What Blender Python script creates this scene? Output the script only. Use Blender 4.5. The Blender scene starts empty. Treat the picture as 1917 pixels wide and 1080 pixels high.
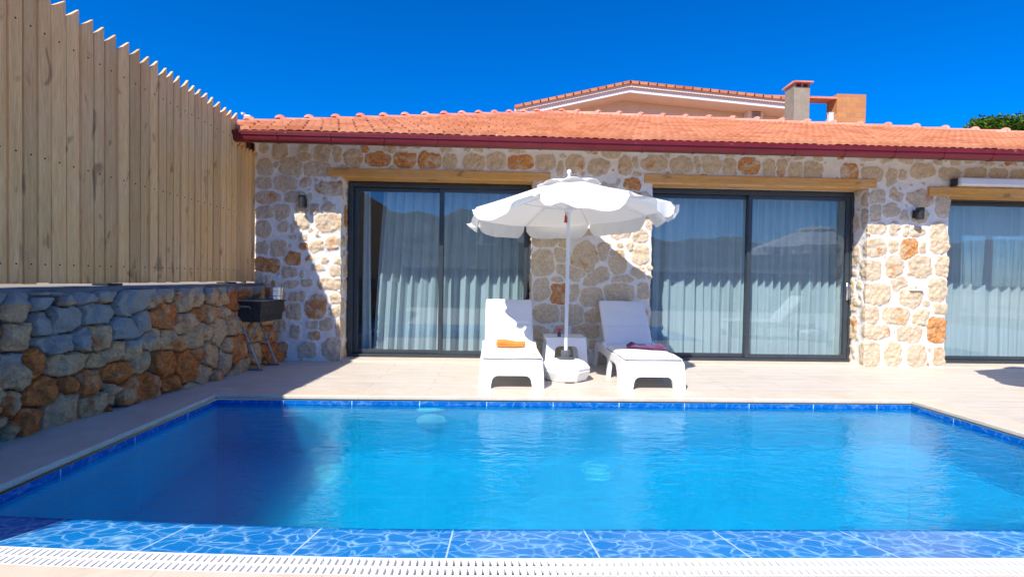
import bpy, math, random
import numpy as np
from mathutils import Vector, Matrix
random.seed(7); rng = np.random.default_rng(11)
R = math.radians
scn = bpy.context.scene
col = scn.collection

# ------------------------------------------------------------------ camera (same numbers read points off the photo)
F, PSI, ROLL, PIT, H = 960., .035, R(.93), math.atan(19.6/960), 1.08
cf = Vector((math.sin(PSI)*math.cos(PIT), math.cos(PSI)*math.cos(PIT), -math.sin(PIT)))
_r = Vector((math.cos(PSI), -math.sin(PSI), 0)); _u = _r.cross(cf)
cr = _r*math.cos(ROLL)+_u*math.sin(ROLL); cu = _u*math.cos(ROLL)-_r*math.sin(ROLL)
EYE = Vector((0, 0, H))
def ray(px, py): return cf+cr*((px-958.5)/F)-cu*((py-540)/F)
def on_y(px, py, Y): d = ray(px, py); return EYE+d*(Y/d.y)
def on_z(px, py, z): d = ray(px, py); return EYE+d*((z-H)/d.z)
def on_x(px, py, X): d = ray(px, py); return EYE+d*(X/d.x)
cam = bpy.data.cameras.new('camera'); co = bpy.data.objects.new('camera', cam); col.objects.link(co)
cam.sensor_width = 36; cam.lens = 36*F/1917; cam.clip_start = .05; cam.clip_end = 3000
co.matrix_world = Matrix(((cr.x, cu.x, -cf.x, 0), (cr.y, cu.y, -cf.y, 0), (cr.z, cu.z, -cf.z, H), (0, 0, 0, 1)))
scn.camera = co

# ------------------------------------------------------------------ sky, sun
SA, SB = .585, 1.3            # sunlight runs along (SA, 1, -SB)
elev = math.atan(SB/math.hypot(SA, 1)); azim = math.atan2(-SA, -1)
w = bpy.data.worlds.new('World'); scn.world = w; w.use_nodes = True
nt = w.node_tree; nt.nodes.clear()
sky = nt.nodes.new('ShaderNodeTexSky'); sky.sky_type = 'NISHITA'; sky.sun_disc = False
sky.sun_elevation = elev; sky.sun_rotation = azim % (2*math.pi)
sky.air_density = .9; sky.dust_density = .7; sky.ozone_density = 6; sky.altitude = 900
hs = nt.nodes.new('ShaderNodeHueSaturation'); hs.inputs['Saturation'].default_value = 1.42; hs.inputs['Hue'].default_value = .512
bg = nt.nodes.new('ShaderNodeBackground'); bg.inputs[1].default_value = .115
ow = nt.nodes.new('ShaderNodeOutputWorld')
nt.links.new(sky.outputs[0], hs.inputs['Color']); nt.links.new(hs.outputs[0], bg.inputs[0]); nt.links.new(bg.outputs[0], ow.inputs[0])
sl = bpy.data.lights.new('sun', 'SUN'); sl.energy = 3.7; sl.angle = R(.53); sl.color = (1, .95, .87)
so = bpy.data.objects.new('sun', sl); col.objects.link(so)
so.rotation_euler = Vector((SA, 1, -SB)).to_track_quat('-Z', 'Y').to_euler()
scn.view_settings.view_transform = 'Standard'; scn.view_settings.look = 'None'
scn.view_settings.exposure = .88; scn.view_settings.gamma = 1

# ------------------------------------------------------------------ material helpers
class NB:
    def __init__(s, name):
        s.m = bpy.data.materials.new(name); s.m.use_nodes = True; s.t = s.m.node_tree; s.t.nodes.clear()
        s.out = s.n('OutputMaterial')
    def n(s, kind, **kw):
        o = s.t.nodes.new('ShaderNode'+kind)
        for k, v in kw.items(): setattr(o, k, v)
        return o
    def l(s, a, b): s.t.links.new(a, b)
    def set(s, inp, v):
        if hasattr(v, 'links') or isinstance(v, bpy.types.NodeSocket): s.l(v, inp)
        elif isinstance(v, (tuple, list)) and len(v) == 3 and inp.type == 'RGBA': inp.default_value = (*v, 1)
        else: inp.default_value = v
    def coord(s, scale=(1, 1, 1), src='Object', rot=(0, 0, 0)):
        c = s.n('TexCoord'); m = s.n('Mapping'); m.inputs['Scale'].default_value = scale; m.inputs['Rotation'].default_value = rot
        s.l(c.outputs[src], m.inputs[0]); return m.outputs[0]
    def noise(s, vec, scale, detail=4, rough=.55, dist=0):
        o = s.n('TexNoise'); s.l(vec, o.inputs['Vector']); o.inputs['Scale'].default_value = scale
        o.inputs['Detail'].default_value = detail; o.inputs['Roughness'].default_value = rough; o.inputs['Distortion'].default_value = dist
        return o.outputs['Fac']
    def ramp(s, fac, stops, interp='LINEAR'):
        o = s.n('ValToRGB'); s.l(fac, o.inputs[0]); e = o.color_ramp.elements; o.color_ramp.interpolation = interp
        while len(e) < len(stops): e.new(.5)
        for i, (p, c) in enumerate(stops):
            e[i].position = p; e[i].color = (c, c, c, 1) if not isinstance(c, tuple) else (*c, 1)
        return o.outputs[0]
    def mix(s, fac, a, b, mode='MIX'):
        o = s.n('Mix', data_type='RGBA', blend_type=mode)
        s.set(o.inputs[0], fac); s.set(o.inputs[6], a); s.set(o.inputs[7], b); return o.outputs[2]
    def math(s, op, a, b=None, c=None, clamp=False):
        o = s.n('Math', operation=op, use_clamp=clamp)
        s.set(o.inputs[0], a)
        if b is not None: s.set(o.inputs[1], b)
        if c is not None: s.set(o.inputs[2], c)
        return o.outputs[0]
    def bump(s, h, strength=.3, dist=.01, prev=None):
        o = s.n('Bump'); s.l(h, o.inputs['Height']); o.inputs['Strength'].default_value = strength; o.inputs['Distance'].default_value = dist
        if prev is not None: s.l(prev, o.inputs['Normal'])
        return o.outputs[0]
    def bsdf(s, color, rough=.6, normal=None, spec=.5, metal=0, **kw):
        o = s.n('BsdfPrincipled'); s.set(o.inputs['Base Color'], color); s.set(o.inputs['Roughness'], rough)
        o.inputs['Specular IOR Level'].default_value = spec; o.inputs['Metallic'].default_value = metal
        for k, v in kw.items(): s.set(o.inputs[k.replace('_', ' ')], v)
        if normal is not None: s.l(normal, o.inputs['Normal'])
        s.l(o.outputs[0], s.out.inputs[0]); return o.outputs[0]

def simple(name, color, rough=.5, var=.12, scale=12, bump=.1, metal=0, spec=.5, bdist=.004, **kw):
    b = NB(name); v = b.coord(); n = b.noise(v, scale, 5)
    c = b.mix(b.ramp(n, [(.3, 0.), (.7, 1.)]), tuple(x*(1-var) for x in color), tuple(min(1, x*(1+var)) for x in color))
    b.bsdf(c, rough, b.bump(b.noise(v, scale*6, 3), bump, bdist), spec, metal, **kw); return b.m
M = {}
def stone_mat(name, mortar, cols, stainA, stainB, mscale=22, bumps=.5):
    b = NB(name); v = b.coord()
    a = b.n('Attribute'); a.attribute_name = 'st'; sp = b.n('SeparateColor'); b.l(a.outputs['Color'], sp.inputs[0])
    mask, stain, tone = sp.outputs
    n1 = b.noise(v, 9, 6, .65); n2 = b.noise(v, 38, 6, .7); n3 = b.noise(v, 110, 4, .7)
    base = b.mix(tone, cols[0], cols[1])
    base = b.mix(b.ramp(n1, [(.38, 0.), (.62, 1.)]), base, cols[2])
    base = b.mix(b.ramp(n2, [(.35, .7), (.6, 0.)]), base, cols[3])
    st = b.math('SUBTRACT', b.math('ADD', b.noise(v, 6.5, 5, .6, .3), b.math('MULTIPLY', n2, .35)), b.math('SUBTRACT', 1.0, b.math('MULTIPLY', stain, .60)))
    st = b.math('MULTIPLY', st, 9, clamp=True)
    sc = b.mix(b.ramp(b.noise(v, 30, 5, .75), [(.4, 0.), (.6, 1.)]), stainA, stainB)
    base = b.mix(b.math('MULTIPLY', st, .9), base, sc)
    sm = b.n('Attribute'); sm.attribute_name = 'smear'
    base = b.mix(b.math('MULTIPLY', b.ramp(b.math('ADD', sm.outputs['Fac'], b.math('MULTIPLY', b.math('SUBTRACT', n2, .5), .7)), [(.35, 0.), (.6, 1.)]), .85), base, (.36, .39, .38))
    base = b.mix(b.ramp(n3, [(.3, .35), (.5, 0.)]), base, (.14, .11, .08))
    mo = b.mix(b.ramp(b.noise(v, mscale*.3, 5, .6), [(.3, 0.), (.7, 1.)]), mortar[0], mortar[1])
    mm = b.ramp(b.math('ADD', mask, b.math('MULTIPLY', b.math('SUBTRACT', n2, .5), .5)), [(.38, 0.), (.62, 1.)])
    c = b.mix(mm, mo, base)
    bp = b.bump(n2, bumps, .02); bp = b.bump(n3, bumps*.8, .008, bp)
    b.bsdf(c, .88, bp, .25); return b.m
M['facade'] = stone_mat('facade_stone', ((.70, .67, .61), (.84, .80, .73)), ((.60, .49, .35), (.70, .54, .34), (.74, .62, .46), (.46, .33, .20)), (.72, .34, .09), (.42, .13, .04))
M['rubble'] = stone_mat('rubble_stone', ((.07, .075, .08), (.22, .25, .26)), ((.76, .52, .30), (.86, .50, .21), (.84, .58, .32), (.44, .25, .11)), (.88, .27, .04), (.50, .11, .02), bumps=1.)

def wood(name, c1, c2, knot=(.20, .10, .045), axis='z', rough=.7, sc=1):
    b = NB(name)
    s = {'z': (14*sc, 14*sc, .9*sc), 'x': (.9*sc, 14*sc, 14*sc)}[axis]
    v = b.coord(s); v2 = b.coord()
    a = b.n('Attribute'); a.attribute_name = 'tone'
    n = b.noise(v, 2.2, 6, .6, .6); f = b.noise(v, 9, 4, .6)
    c = b.mix(b.ramp(n, [(.3, 0.), (.7, 1.)]), c1, c2)
    c = b.mix(b.ramp(f, [(.3, .5), (.55, 0.)]), c, tuple(x*.62 for x in c1))
    kn = b.ramp(b.noise(b.coord((3.2, 3.2, 1.3) if axis == 'z' else (1.3, 3.2, 3.2)), 2.6, 2, .5, .6), [(.64, 0.), (.72, 1.)])
    c = b.mix(b.math('MULTIPLY', kn, .6), c, knot)
    hsv = b.n('HueSaturation'); b.l(c, hsv.inputs['Color']); b.l(b.math('ADD', b.math('MULTIPLY', a.outputs['Fac'], .42), .80), hsv.inputs['Value'])
    b.l(b.math('ADD', b.math('MULTIPLY', b.noise(v2, 1.1, 2), .3), .85), hsv.inputs['Saturation'])
    b.bsdf(hsv.outputs[0], rough, b.bump(f, .25, .004), .3); return b.m
M['picket'] = wood('pine_board', (.73, .41, .165), (.88, .56, .25))
M['lintel'] = wood('oak_beam', (.58, .28, .075), (.72, .40, .13), axis='x')
M['white_plastic'] = simple('white_plastic', (.80, .80, .79), .38, .02, 4, .02)
M['white_metal'] = simple('white_enamel', (.78, .79, .80), .35, .02, 6, .02)
M['grate'] = simple('white_grate_plastic', (.78, .78, .77), .45, .06, 20, .04)
M['cushion'] = simple('white_cushion', (.80, .79, .76), .9, .03, 30, .25, bdist=.002)
M['orange'] = simple('orange_towel', (.80, .25, .03), .95, .2, 60, .8, bdist=.006, Sheen_Weight=.3)
M['purple'] = simple('purple_towel', (.11, .018, .085), .95, .25, 60, .8, bdist=.006, Sheen_Weight=.3)
M['black'] = simple('black_enamel', (.018, .018, .02), .5, .3, 20, .1)
M['soot'] = simple('sooty_iron', (.03, .029, .028), .7, .5, 25, .4)
M['steel'] = simple('brushed_steel', (.55, .56, .57), .25, .1, 30, .05, metal=1)
M['grey_metal'] = simple('galvanised_leg', (.35, .38, .40), .35, .15, 20, .05, metal=.8)
M['grey_plastic'] = simple('dark_grey_plastic', (.09, .10, .11), .45, .15, 20, .05)
M['alu'] = simple('anthracite_frame', (.035, .045, .055), .32, .1, 6, .02)
M['awning'] = simple('awning_case_white', (.72, .74, .78), .35, .03, 5, .02)
M['fabric_red'] = simple('red_tassel', (.5, .02, .02), .8)
M['pink'] = simple('pink_cap', (.7, .03, .15), .5)
M['beige_ceramic'] = simple('beige_ceramic', (.52, .42, .30), .5, .3, 25, .1)
M['cream'] = simple('cream_render', (.70, .64, .54), .85, .05, 3, .15)
M['white_paint'] = simple('white_fascia_paint', (.80, .79, .76), .6, .04, 5, .05)
M['trim'] = simple('white_mortar_trim', (.72, .69, .63), .85, .08, 10, .3)
M['stucco'] = simple('grey_stucco', (.30, .26, .20), .9, .12, 8, .5, bdist=.01)
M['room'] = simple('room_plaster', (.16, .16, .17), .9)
M['trunk'] = simple('bark', (.12, .08, .05), .9, .3, 12, .6)
M['nail'] = simple('nail_head', (.05, .045, .04), .6)
M['concrete_cap'] = simple('concrete_cap', (.17, .185, .19), .9, .25, 5, .6, bdist=.01)
M['soil'] = simple('dry_sandy_soil', (.34, .25, .15), .95, .25, 2.5, .6, bdist=.03)
M['hill'] = simple('scrub_hillside', (.13, .14, .09), .95, .6, .05, .2)
M['garden_wall'] = simple('garden_wall_render', (.34, .31, .27), .9, .15, 3, .3)

# parasol cloth: diffuse + translucent
b = NB('canopy_cloth'); d = b.n('BsdfDiffuse'); t = b.n('BsdfTranslucent'); mx = b.n('MixShader')
bp = b.bump(b.noise(b.coord(), 9, 3), .25, .01); b.l(bp, d.inputs['Normal'])
d.inputs[0].default_value = (.84, .84, .82, 1); t.inputs[0].default_value = (.80, .78, .72, 1); mx.inputs[0].default_value = .22
b.l(d.outputs[0], mx.inputs[1]); b.l(t.outputs[0], mx.inputs[2]); b.l(mx.outputs[0], b.out.inputs[0]); M['canopy'] = b.m
# sheer curtain
b = NB('sheer_curtain'); v = b.coord((60, 60, 1)); d = b.n('BsdfDiffuse'); t = b.n('BsdfTranslucent'); tr = b.n('BsdfTransparent'); mx = b.n('MixShader'); m2 = b.n('MixShader')
d.inputs[0].default_value = (.82, .84, .82, 1); t.inputs[0].default_value = (.8, .82, .8, 1); mx.inputs[0].default_value = .35
b.l(d.outputs[0], mx.inputs[1]); b.l(t.outputs[0], mx.inputs[2])
b.l(b.ramp(b.noise(v, 1, 3), [(.3, .08), (.7, .24)]), m2.inputs[0]); b.l(mx.outputs[0], m2.inputs[1]); b.l(tr.outputs[0], m2.inputs[2]); b.l(m2.outputs[0], b.out.inputs[0]); M['curtain'] = b.m
# door glass
b = NB('door_glass'); tr = b.n('BsdfTransparent'); g = b.n('BsdfGlossy'); fr = b.n('Fresnel'); mx = b.n('MixShader')
tr.inputs[0].default_value = (.87, .95, .98, 1); g.inputs['Roughness'].default_value = 0; g.inputs[0].default_value = (.9, .95, 1, 1); ge = b.n('NewGeometry'); b.l(b.math('MULTIPLY_ADD', ge.outputs['Backfacing'], 1/1.66-1.66, 1.66), fr.inputs[0])
b.l(fr.outputs[0], mx.inputs[0]); b.l(tr.outputs[0], mx.inputs[1]); b.l(g.outputs[0], mx.inputs[2]); b.l(mx.outputs[0], b.out.inputs[0]); M['glass'] = b.m
# pool water
b = NB('pool_water'); v = b.coord((1, 1.9, 1)); v2 = b.coord((1, 1.5, 1), rot=(0, 0, .5))
h = b.math('ADD', b.noise(v, 5.5, 3, .5, .3), b.math('MULTIPLY', b.noise(v2, 19, 3, .55, .4), .35))
h = b.math('ADD', h, b.math('MULTIPLY', b.noise(v, 48, 2, .5, .2), .06))
bp = b.bump(h, .27, .03)
tr = b.n('BsdfTransparent'); rf = b.n('BsdfRefraction'); g = b.n('BsdfGlossy'); fr = b.n('Fresnel'); mx = b.n('MixShader'); m2 = b.n('MixShader')
tr.inputs[0].default_value = (.60, .96, .99, 1); rf.inputs[0].default_value = (.22, .90, .97, 1); rf.inputs['IOR'].default_value = 1.33; rf.inputs['Roughness'].default_value = 0
g.inputs['Roughness'].default_value = .0; g.inputs[0].default_value = (.66, .86, 1, 1); fr.inputs[0].default_value = 1.34; m2.inputs[0].default_value = .65
for s_ in (rf, g, fr): b.l(bp, s_.inputs['Normal'])
b.l(tr.outputs[0], m2.inputs[1]); b.l(rf.outputs[0], m2.inputs[2])
b.l(fr.outputs[0], mx.inputs[0]); b.l(m2.outputs[0], mx.inputs[1]); b.l(g.outputs[0], mx.inputs[2]); b.l(mx.outputs[0], b.out.inputs[0]); M['water'] = b.m
# printed pool tile
def pool_tile(name, deep, c1, c2, net, tw, th, netfac, off=(0, 0, 0)):
    b = NB(name); tc = b.n('TexCoord'); uv = tc.outputs['UV']
    mp = b.n('Mapping'); b.l(uv, mp.inputs[0]); mp.inputs['Location'].default_value = off
    n = b.noise(mp.outputs[0], 2.2, 4, .6); c = b.mix(b.ramp(n, [(.3, 0.), (.7, 1.)]), c1, c2)
    nz = b.n('TexNoise'); b.l(mp.outputs[0], nz.inputs['Vector']); nz.inputs['Scale'].default_value = 7; nz.inputs['Detail'].default_value = 3
    wv = b.n('VectorMath', operation='MULTIPLY_ADD'); b.l(nz.outputs['Color'], wv.inputs[0]); wv.inputs[1].default_value = (.12, .12, 0); b.l(mp.outputs[0], wv.inputs[2])
    for sc, wd, amt in ((11, .035, 1.), (6.5, .03, .8)):
        vo = b.n('TexVoronoi', feature='DISTANCE_TO_EDGE'); b.l(wv.outputs[0], vo.inputs['Vector']); vo.inputs['Scale'].default_value = sc
        k = b.ramp(vo.outputs['Distance'], [(0., 1.), (wd, .35), (wd*2.6, 0.)])
        k = b.math('MULTIPLY', k, b.ramp(b.noise(mp.outputs[0], 5+sc, 2), [(.36, .15), (.62, 1.)]))
        c = b.mix(b.math('MULTIPLY', k, netfac*amt), c, net)
    br = b.n('TexBrick'); br.offset = 0; b.l(mp.outputs[0], br.inputs['Vector']); br.inputs['Scale'].default_value = 1
    br.inputs['Brick Width'].default_value = tw; br.inputs['Row Height'].default_value = th; br.inputs['Mortar Size'].default_value = .0035; br.inputs['Mortar Smooth'].default_value = 0
    c = b.mix(b.math('MULTIPLY', br.outputs['Fac'], .75 if not deep else .25), c, (.62, .76, .80))
    b.bsdf(c, .25 if not deep else .6, None, .12); return b.m
M['tile'] = pool_tile('printed_pool_tile', False, (.0, .16, .50), (.003, .23, .58), (.34, .66, .84), .6, .9, .85, (.17, .2, 0))
M['band'] = pool_tile('waterline_tile', False, (.0, .09, .40), (.003, .13, .48), (.30, .60, .80), .6, .9, .3, (.05, .4, 0))
M['tile_deep'] = pool_tile('blue_pool_tile', True, (.003, .43, .70), (.006, .51, .77), (.15, .65, .85), .6, .3, .15)
# wood-look porcelain deck
b = NB('deck_tile'); v = b.coord((.8, 9, 1)); v0 = b.coord()
c = b.mix(b.ramp(b.noise(v, 2.5, 6, .65, .3), [(.3, 0.), (.7, 1.)]), (.52, .445, .36), (.69, .62, .53))
c = b.mix(b.ramp(b.noise(v, 7, 4, .6), [(.3, .35), (.5, 0.)]), c, (.40, .33, .26))
br = b.n('TexBrick'); b.l(v0, br.inputs['Vector']); br.inputs['Scale'].default_value = 1; br.inputs['Brick Width'].default_value = 1.2; br.inputs['Row Height'].default_value = .2
br.inputs['Mortar Size'].default_value = .003; br.inputs['Mortar Smooth'].default_value = .2; br.inputs['Color1'].default_value = (0, 0, 0, 1); br.inputs['Color2'].default_value = (1, 1, 1, 1); br.inputs['Bias'].default_value = 0
c = b.mix(b.math('MULTIPLY', br.outputs['Color'], .25), c, (.66, .60, .52))
c = b.mix(b.math('MULTIPLY', br.outputs['Fac'], .85), c, (.27, .23, .19))
c = b.mix(b.ramp(b.noise(v0, 1.7, 6, .7), [(.52, 0.), (.7, .35)]), c, (.42, .36, .29))
b.bsdf(c, .5, b.bump(b.noise(v, 9, 3), .08, .003), .4); M['deck'] = b.m
def marble(name, rowx):
    b = NB(name); v = b.coord((1, 1, 1)); 
    c = b.mix(b.ramp(b.noise(v, 2.2, 6, .6, 1.2), [(.3, 0.), (.7, 1.)]), (.60, .49, .37), (.71, .62, .50))
    c = b.mix(b.ramp(b.noise(b.coord((5, 5, 5)), 4, 5, .7, .5), [(.3, .4), (.5, 0.)]), c, (.52, .42, .31))
    br = b.n('TexBrick'); br.offset = 0; b.l(b.coord(), br.inputs['Vector']); br.inputs['Scale'].default_value = 1
    br.inputs['Brick Width'].default_value = rowx[0]; br.inputs['Row Height'].default_value = rowx[1]; br.inputs['Mortar Size'].default_value = .0025; br.inputs['Mortar Smooth'].default_value = .2
    c = b.mix(b.math('MULTIPLY', br.outputs['Fac'], .6), c, (.42, .36, .30))
    b.bsdf(c, .42, None, .45); return b.m
M['marble'] = marble('travertine_coping', (.6, .9))
# roof
b = NB('roof_tile'); v = b.coord(); a = b.n('Attribute'); a.attribute_name = 'tone'
c = b.mix(a.outputs['Fac'], (.43, .135, .055), (.60, .24, .11))
c = b.mix(b.ramp(b.noise(v, 1.6, 5, .6), [(.35, 0.), (.7, .45)]), c, (.66, .32, .20))
c = b.mix(b.ramp(b.noise(v, 22, 5, .7), [(.32, .45), (.5, 0.)]), c, (.32, .10, .05))
b.bsdf(c, .8, b.bump(b.noise(v, 40, 4), .3, .005), .25); M['roof'] = b.m
b = NB('hip_tile'); v = b.coord()
c = b.mix(b.ramp(b.noise(v, 2.5, 5, .6), [(.35, 0.), (.65, 1.)]), (.62, .20, .13), (.74, .33, .24))
c = b.mix(b.ramp(b.noise(v, 20, 5, .7), [(.32, .4), (.5, 0.)]), c, (.42, .14, .10))
b.bsdf(c, .8, b.bump(b.noise(v, 30, 4), .3, .005), .25); M['ridge'] = b.m
b = NB('red_gutter'); v = b.coord((1, 3, 3))
c = b.mix(b.ramp(b.noise(v, 3, 4), [(.3, 0.), (.7, 1.)]), (.12, .006, .010), (.16, .010, .014))
sp = b.ramp(b.noise(b.coord((1, 2, 2)), 9, 6, .8), [(.66, 0.), (.69, .8)])
b.bsdf(b.mix(sp, c, (.6, .5, .5)), .38, None, .5); M['gutter'] = b.m
b = NB('hollow_brick'); br = b.n('TexBrick'); b.l(b.coord(rot=(R(90), 0, 0)), br.inputs['Vector']); br.inputs['Scale'].default_value = 1
br.inputs['Brick Width'].default_value = .26; br.inputs['Row Height'].default_value = .15; br.inputs['Mortar Size'].default_value = .012
br.inputs['Color1'].default_value = (.62, .27, .09, 1); br.inputs['Color2'].default_value = (.50, .20, .08, 1); br.inputs['Mortar'].default_value = (.40, .27, .17, 1)
b.bsdf(b.mix(b.ramp(b.noise(b.coord(), 6, 5), [(.35, .5), (.6, 0.)]), br.outputs[0], (.42, .20, .10)), .9, b.bump(br.outputs['Fac'], .4, -.01), .2); M['brick'] = b.m
b = NB('leaf'); a = b.n('Attribute'); a.attribute_name = 'tone'; d = b.n('BsdfDiffuse'); t = b.n('BsdfTranslucent'); mx = b.n('MixShader')
c = b.mix(a.outputs['Fac'], (.03, .09, .015), (.17, .27, .04)); b.l(c, d.inputs[0]); b.l(c, t.inputs[0]); mx.inputs[0].default_value = .3
b.l(d.outputs[0], mx.inputs[1]); b.l(t.outputs[0], mx.inputs[2]); b.l(mx.outputs[0], b.out.inputs[0]); M['leaf'] = b.m

# ------------------------------------------------------------------ object helpers
def tag(o, label=None, cat=None, group=None, kind=None):
    for k, v in (('label', label), ('category', cat), ('group', group), ('kind', kind)):
        if v: o[k] = v
    return o
def empty(name, loc=(0, 0, 0), rz=0):
    o = bpy.data.objects.new(name, None); col.objects.link(o); o.location = loc; o.rotation_euler = (0, 0, rz); o.empty_display_size = .1; return o
class MB:
    def __init__(s): s.v = []; s.f = []; s.uv = None; s.tone = []
    def add(s, vs, fs, tone=.5):
        k = len(s.v); s.v += [tuple(p) for p in vs]; s.f += [tuple(i+k for i in f) for f in fs]; s.tone += [tone]*len(vs); return s
    def box(s, x0, x1, y0, y1, z0, z1, bev=0, tone=.5, M4=None):
        if bev:
            b = bev; vs = []
            for (ax, o1, o2) in ((0, 1, 2), (1, 0, 2), (2, 0, 1)): pass
            lo = (x0, y0, z0); hi = (x1, y1, z1); idx = {}
            for sx in (0, 1):
                for sy in (0, 1):
                    for sz in (0, 1):
                        for ax in range(3):
                            p = []
                            for k, sd in enumerate((sx, sy, sz)):
                                e = hi[k] if sd else lo[k]
                                if k != ax: e += -b if sd else b
                                p.append(e)
                            idx[(sx, sy, sz, ax)] = len(vs); vs.append(p)
            fs = []
            C = lambda a, b_, c, ax: idx[(a, b_, c, ax)]
            for sd in (0, 1):
                fs.append([C(sd, 0, 0, 0), C(sd, 1, 0, 0), C(sd, 1, 1, 0), C(sd, 0, 1, 0)][::1 if sd else -1])
                fs.append([C(0, sd, 0, 1), C(1, sd, 0, 1), C(1, sd, 1, 1), C(0, sd, 1, 1)][::-1 if sd else 1])
                fs.append([C(0, 0, sd, 2), C(1, 0, sd, 2), C(1, 1, sd, 2), C(0, 1, sd, 2)][::1 if sd else -1])
            for a in (0, 1):
                for c in (0, 1):
                    fs.append([C(0, a, c, 1), C(1, a, c, 1), C(1, a, c, 2), C(0, a, c, 2)])
                    fs.append([C(a, 0, c, 0), C(a, 1, c, 0), C(a, 1, c, 2), C(a, 0, c, 2)])
                    fs.append([C(a, c, 0, 0), C(a, c, 1, 0), C(a, c, 1, 1), C(a, c, 0, 1)])
            for sx in (0, 1):
                for sy in (0, 1):
                    for sz in (0, 1): fs.append([idx[(sx, sy, sz, k)] for k in range(3)])
        else:
            vs = [(x, y, z) for x in (x0, x1) for y in (y0, y1) for z in (z0, z1)]
            fs = [(0, 1, 3, 2), (4, 6, 7, 5), (0, 4, 5, 1), (2, 3, 7, 6), (0, 2, 6, 4), (1, 5, 7, 3)]
        if M4 is not None: vs = [M4 @ Vector(p) for p in vs]
        return s.add(vs, fs, tone)
    def tube(s, pts, r, n=10, caps=True):
        pts = [Vector(p) for p in pts]; rr = r if isinstance(r, (list, tuple)) else [r]*len(pts)
        vs = []; ref = None
        for i, p in enumerate(pts):
            t = (pts[min(i+1, len(pts)-1)]-pts[max(i-1, 0)]).normalized()
            if ref is None: ref = Vector((1, 0, 0)) if abs(t.x) < .8 else Vector((0, 1, 0))
            a = (ref-t*ref.dot(t)).normalized(); b2 = t.cross(a); ref = a
            vs += [p+(a*math.cos(2*math.pi*k/n)+b2*math.sin(2*math.pi*k/n))*rr[i] for k in range(n)]
        fs = [(i*n+k, i*n+(k+1) % n, (i+1)*n+(k+1) % n, (i+1)*n+k) for i in range(len(pts)-1) for k in range(n)]
        if caps: fs += [tuple(range(n))[::-1], tuple((len(pts)-1)*n+k for k in range(n))]
        return s.add(vs, fs)
    def lathe(s, prof, c=(0, 0, 0), n=24, ph=0, sq=(1, 1)):
        vs = [(c[0]+r*math.cos(ph+2*math.pi*k/n)*sq[0], c[1]+r*math.sin(ph+2*math.pi*k/n)*sq[1], c[2]+z) for r, z in prof for k in range(n)]
        fs = [(i*n+k, i*n+(k+1) % n, (i+1)*n+(k+1) % n, (i+1)*n+k) for i in range(len(prof)-1) for k in range(n)]
        fs += [tuple(range(n))[::-1], tuple((len(prof)-1)*n+k for k in range(n))]
        return s.add(vs, fs)
    def prism(s, poly, d0, d1, axis='y', tone=.5):          # poly in the plane across axis
        def P(a, b_, d): return {'y': (a, d, b_), 'x': (d, a, b_), 'z': (a, b_, d)}[axis]
        n = len(poly); vs = [P(a, b_, d0) for a, b_ in poly]+[P(a, b_, d1) for a, b_ in poly]
        fs = [tuple(range(n)), tuple(range(n, 2*n))[::-1]]+[(i, i+n, (i+1) % n+n, (i+1) % n) for i in range(n)]
        return s.add(vs, fs, tone)
    def build(s, name, mat, parent=None, smooth=False, uvf=None, loc=None):
        me = bpy.data.meshes.new(name); me.from_pydata(s.v, [], s.f)
        me.materials.append(mat)
        a = me.attributes.new('tone', 'FLOAT', 'POINT'); a.data.foreach_set('value', s.tone)
        me.validate(); me.update()
        import bmesh
        bm = bmesh.new(); bm.from_mesh(me); bmesh.ops.recalc_face_normals(bm, faces=bm.faces); bm.to_mesh(me); bm.free()
        if smooth:
            me.polygons.foreach_set('use_smooth', [True]*len(me.polygons))
            try: me.set_sharp_from_angle(angle=R(smooth if smooth is not True else 40))
            except Exception: pass
        if uvf:
            uv = me.uv_layers.new(name='UVMap')
            for p in me.polygons:
                for li in p.loop_indices:
                    uv.data[li].uv = uvf(me.vertices[me.loops[li].vertex_index].co, p.normal)
        o = bpy.data.objects.new(name, me); col.objects.link(o)
        if parent: o.parent = parent
        if loc: o.location = loc
        return o
def copy_tree(o, parent=None):
    c = o.copy(); col.objects.link(c); c.parent = parent
    for ch in list(o.children): copy_tree(ch, c)
    return c
def grid_mesh(name, P, mat, keep=None, attrs=None, parent=None, smooth=True):
    n, m, _ = P.shape; me = bpy.data.meshes.new(name)
    idx = np.arange(n*m).reshape(n, m)
    q = np.stack([idx[:-1, :-1], idx[1:, :-1], idx[1:, 1:], idx[:-1, 1:]], -1)
    if keep is not None: q = q[keep]
    q = q.reshape(-1, 4)
    me.vertices.add(n*m); me.vertices.foreach_set('co', P.reshape(-1).astype(np.float32))
    me.loops.add(len(q)*4); me.loops.foreach_set('vertex_index', q.reshape(-1).astype(np.int32))
    me.polygons.add(len(q)); me.polygons.foreach_set('loop_start', (np.arange(len(q))*4).astype(np.int32))
    me.polygons.foreach_set('use_smooth', np.ones(len(q), bool) if smooth else np.zeros(len(q), bool))
    me.update(calc_edges=True)
    for k, A in (attrs or {}).items():
        if A.ndim == 3:
            at = me.attributes.new(k, 'FLOAT_COLOR', 'POINT'); C4 = np.concatenate([A, np.ones(A.shape[:2]+(1,))], -1)
            at.data.foreach_set('color', C4.reshape(-1).astype(np.float32))
        else:
            at = me.attributes.new(k, 'FLOAT', 'POINT'); at.data.foreach_set('value', A.reshape(-1).astype(np.float32))
    me.materials.append(mat); me.validate()
    o = bpy.data.objects.new(name, me); col.objects.link(o)
    if parent: o.parent = parent
    return o
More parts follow.
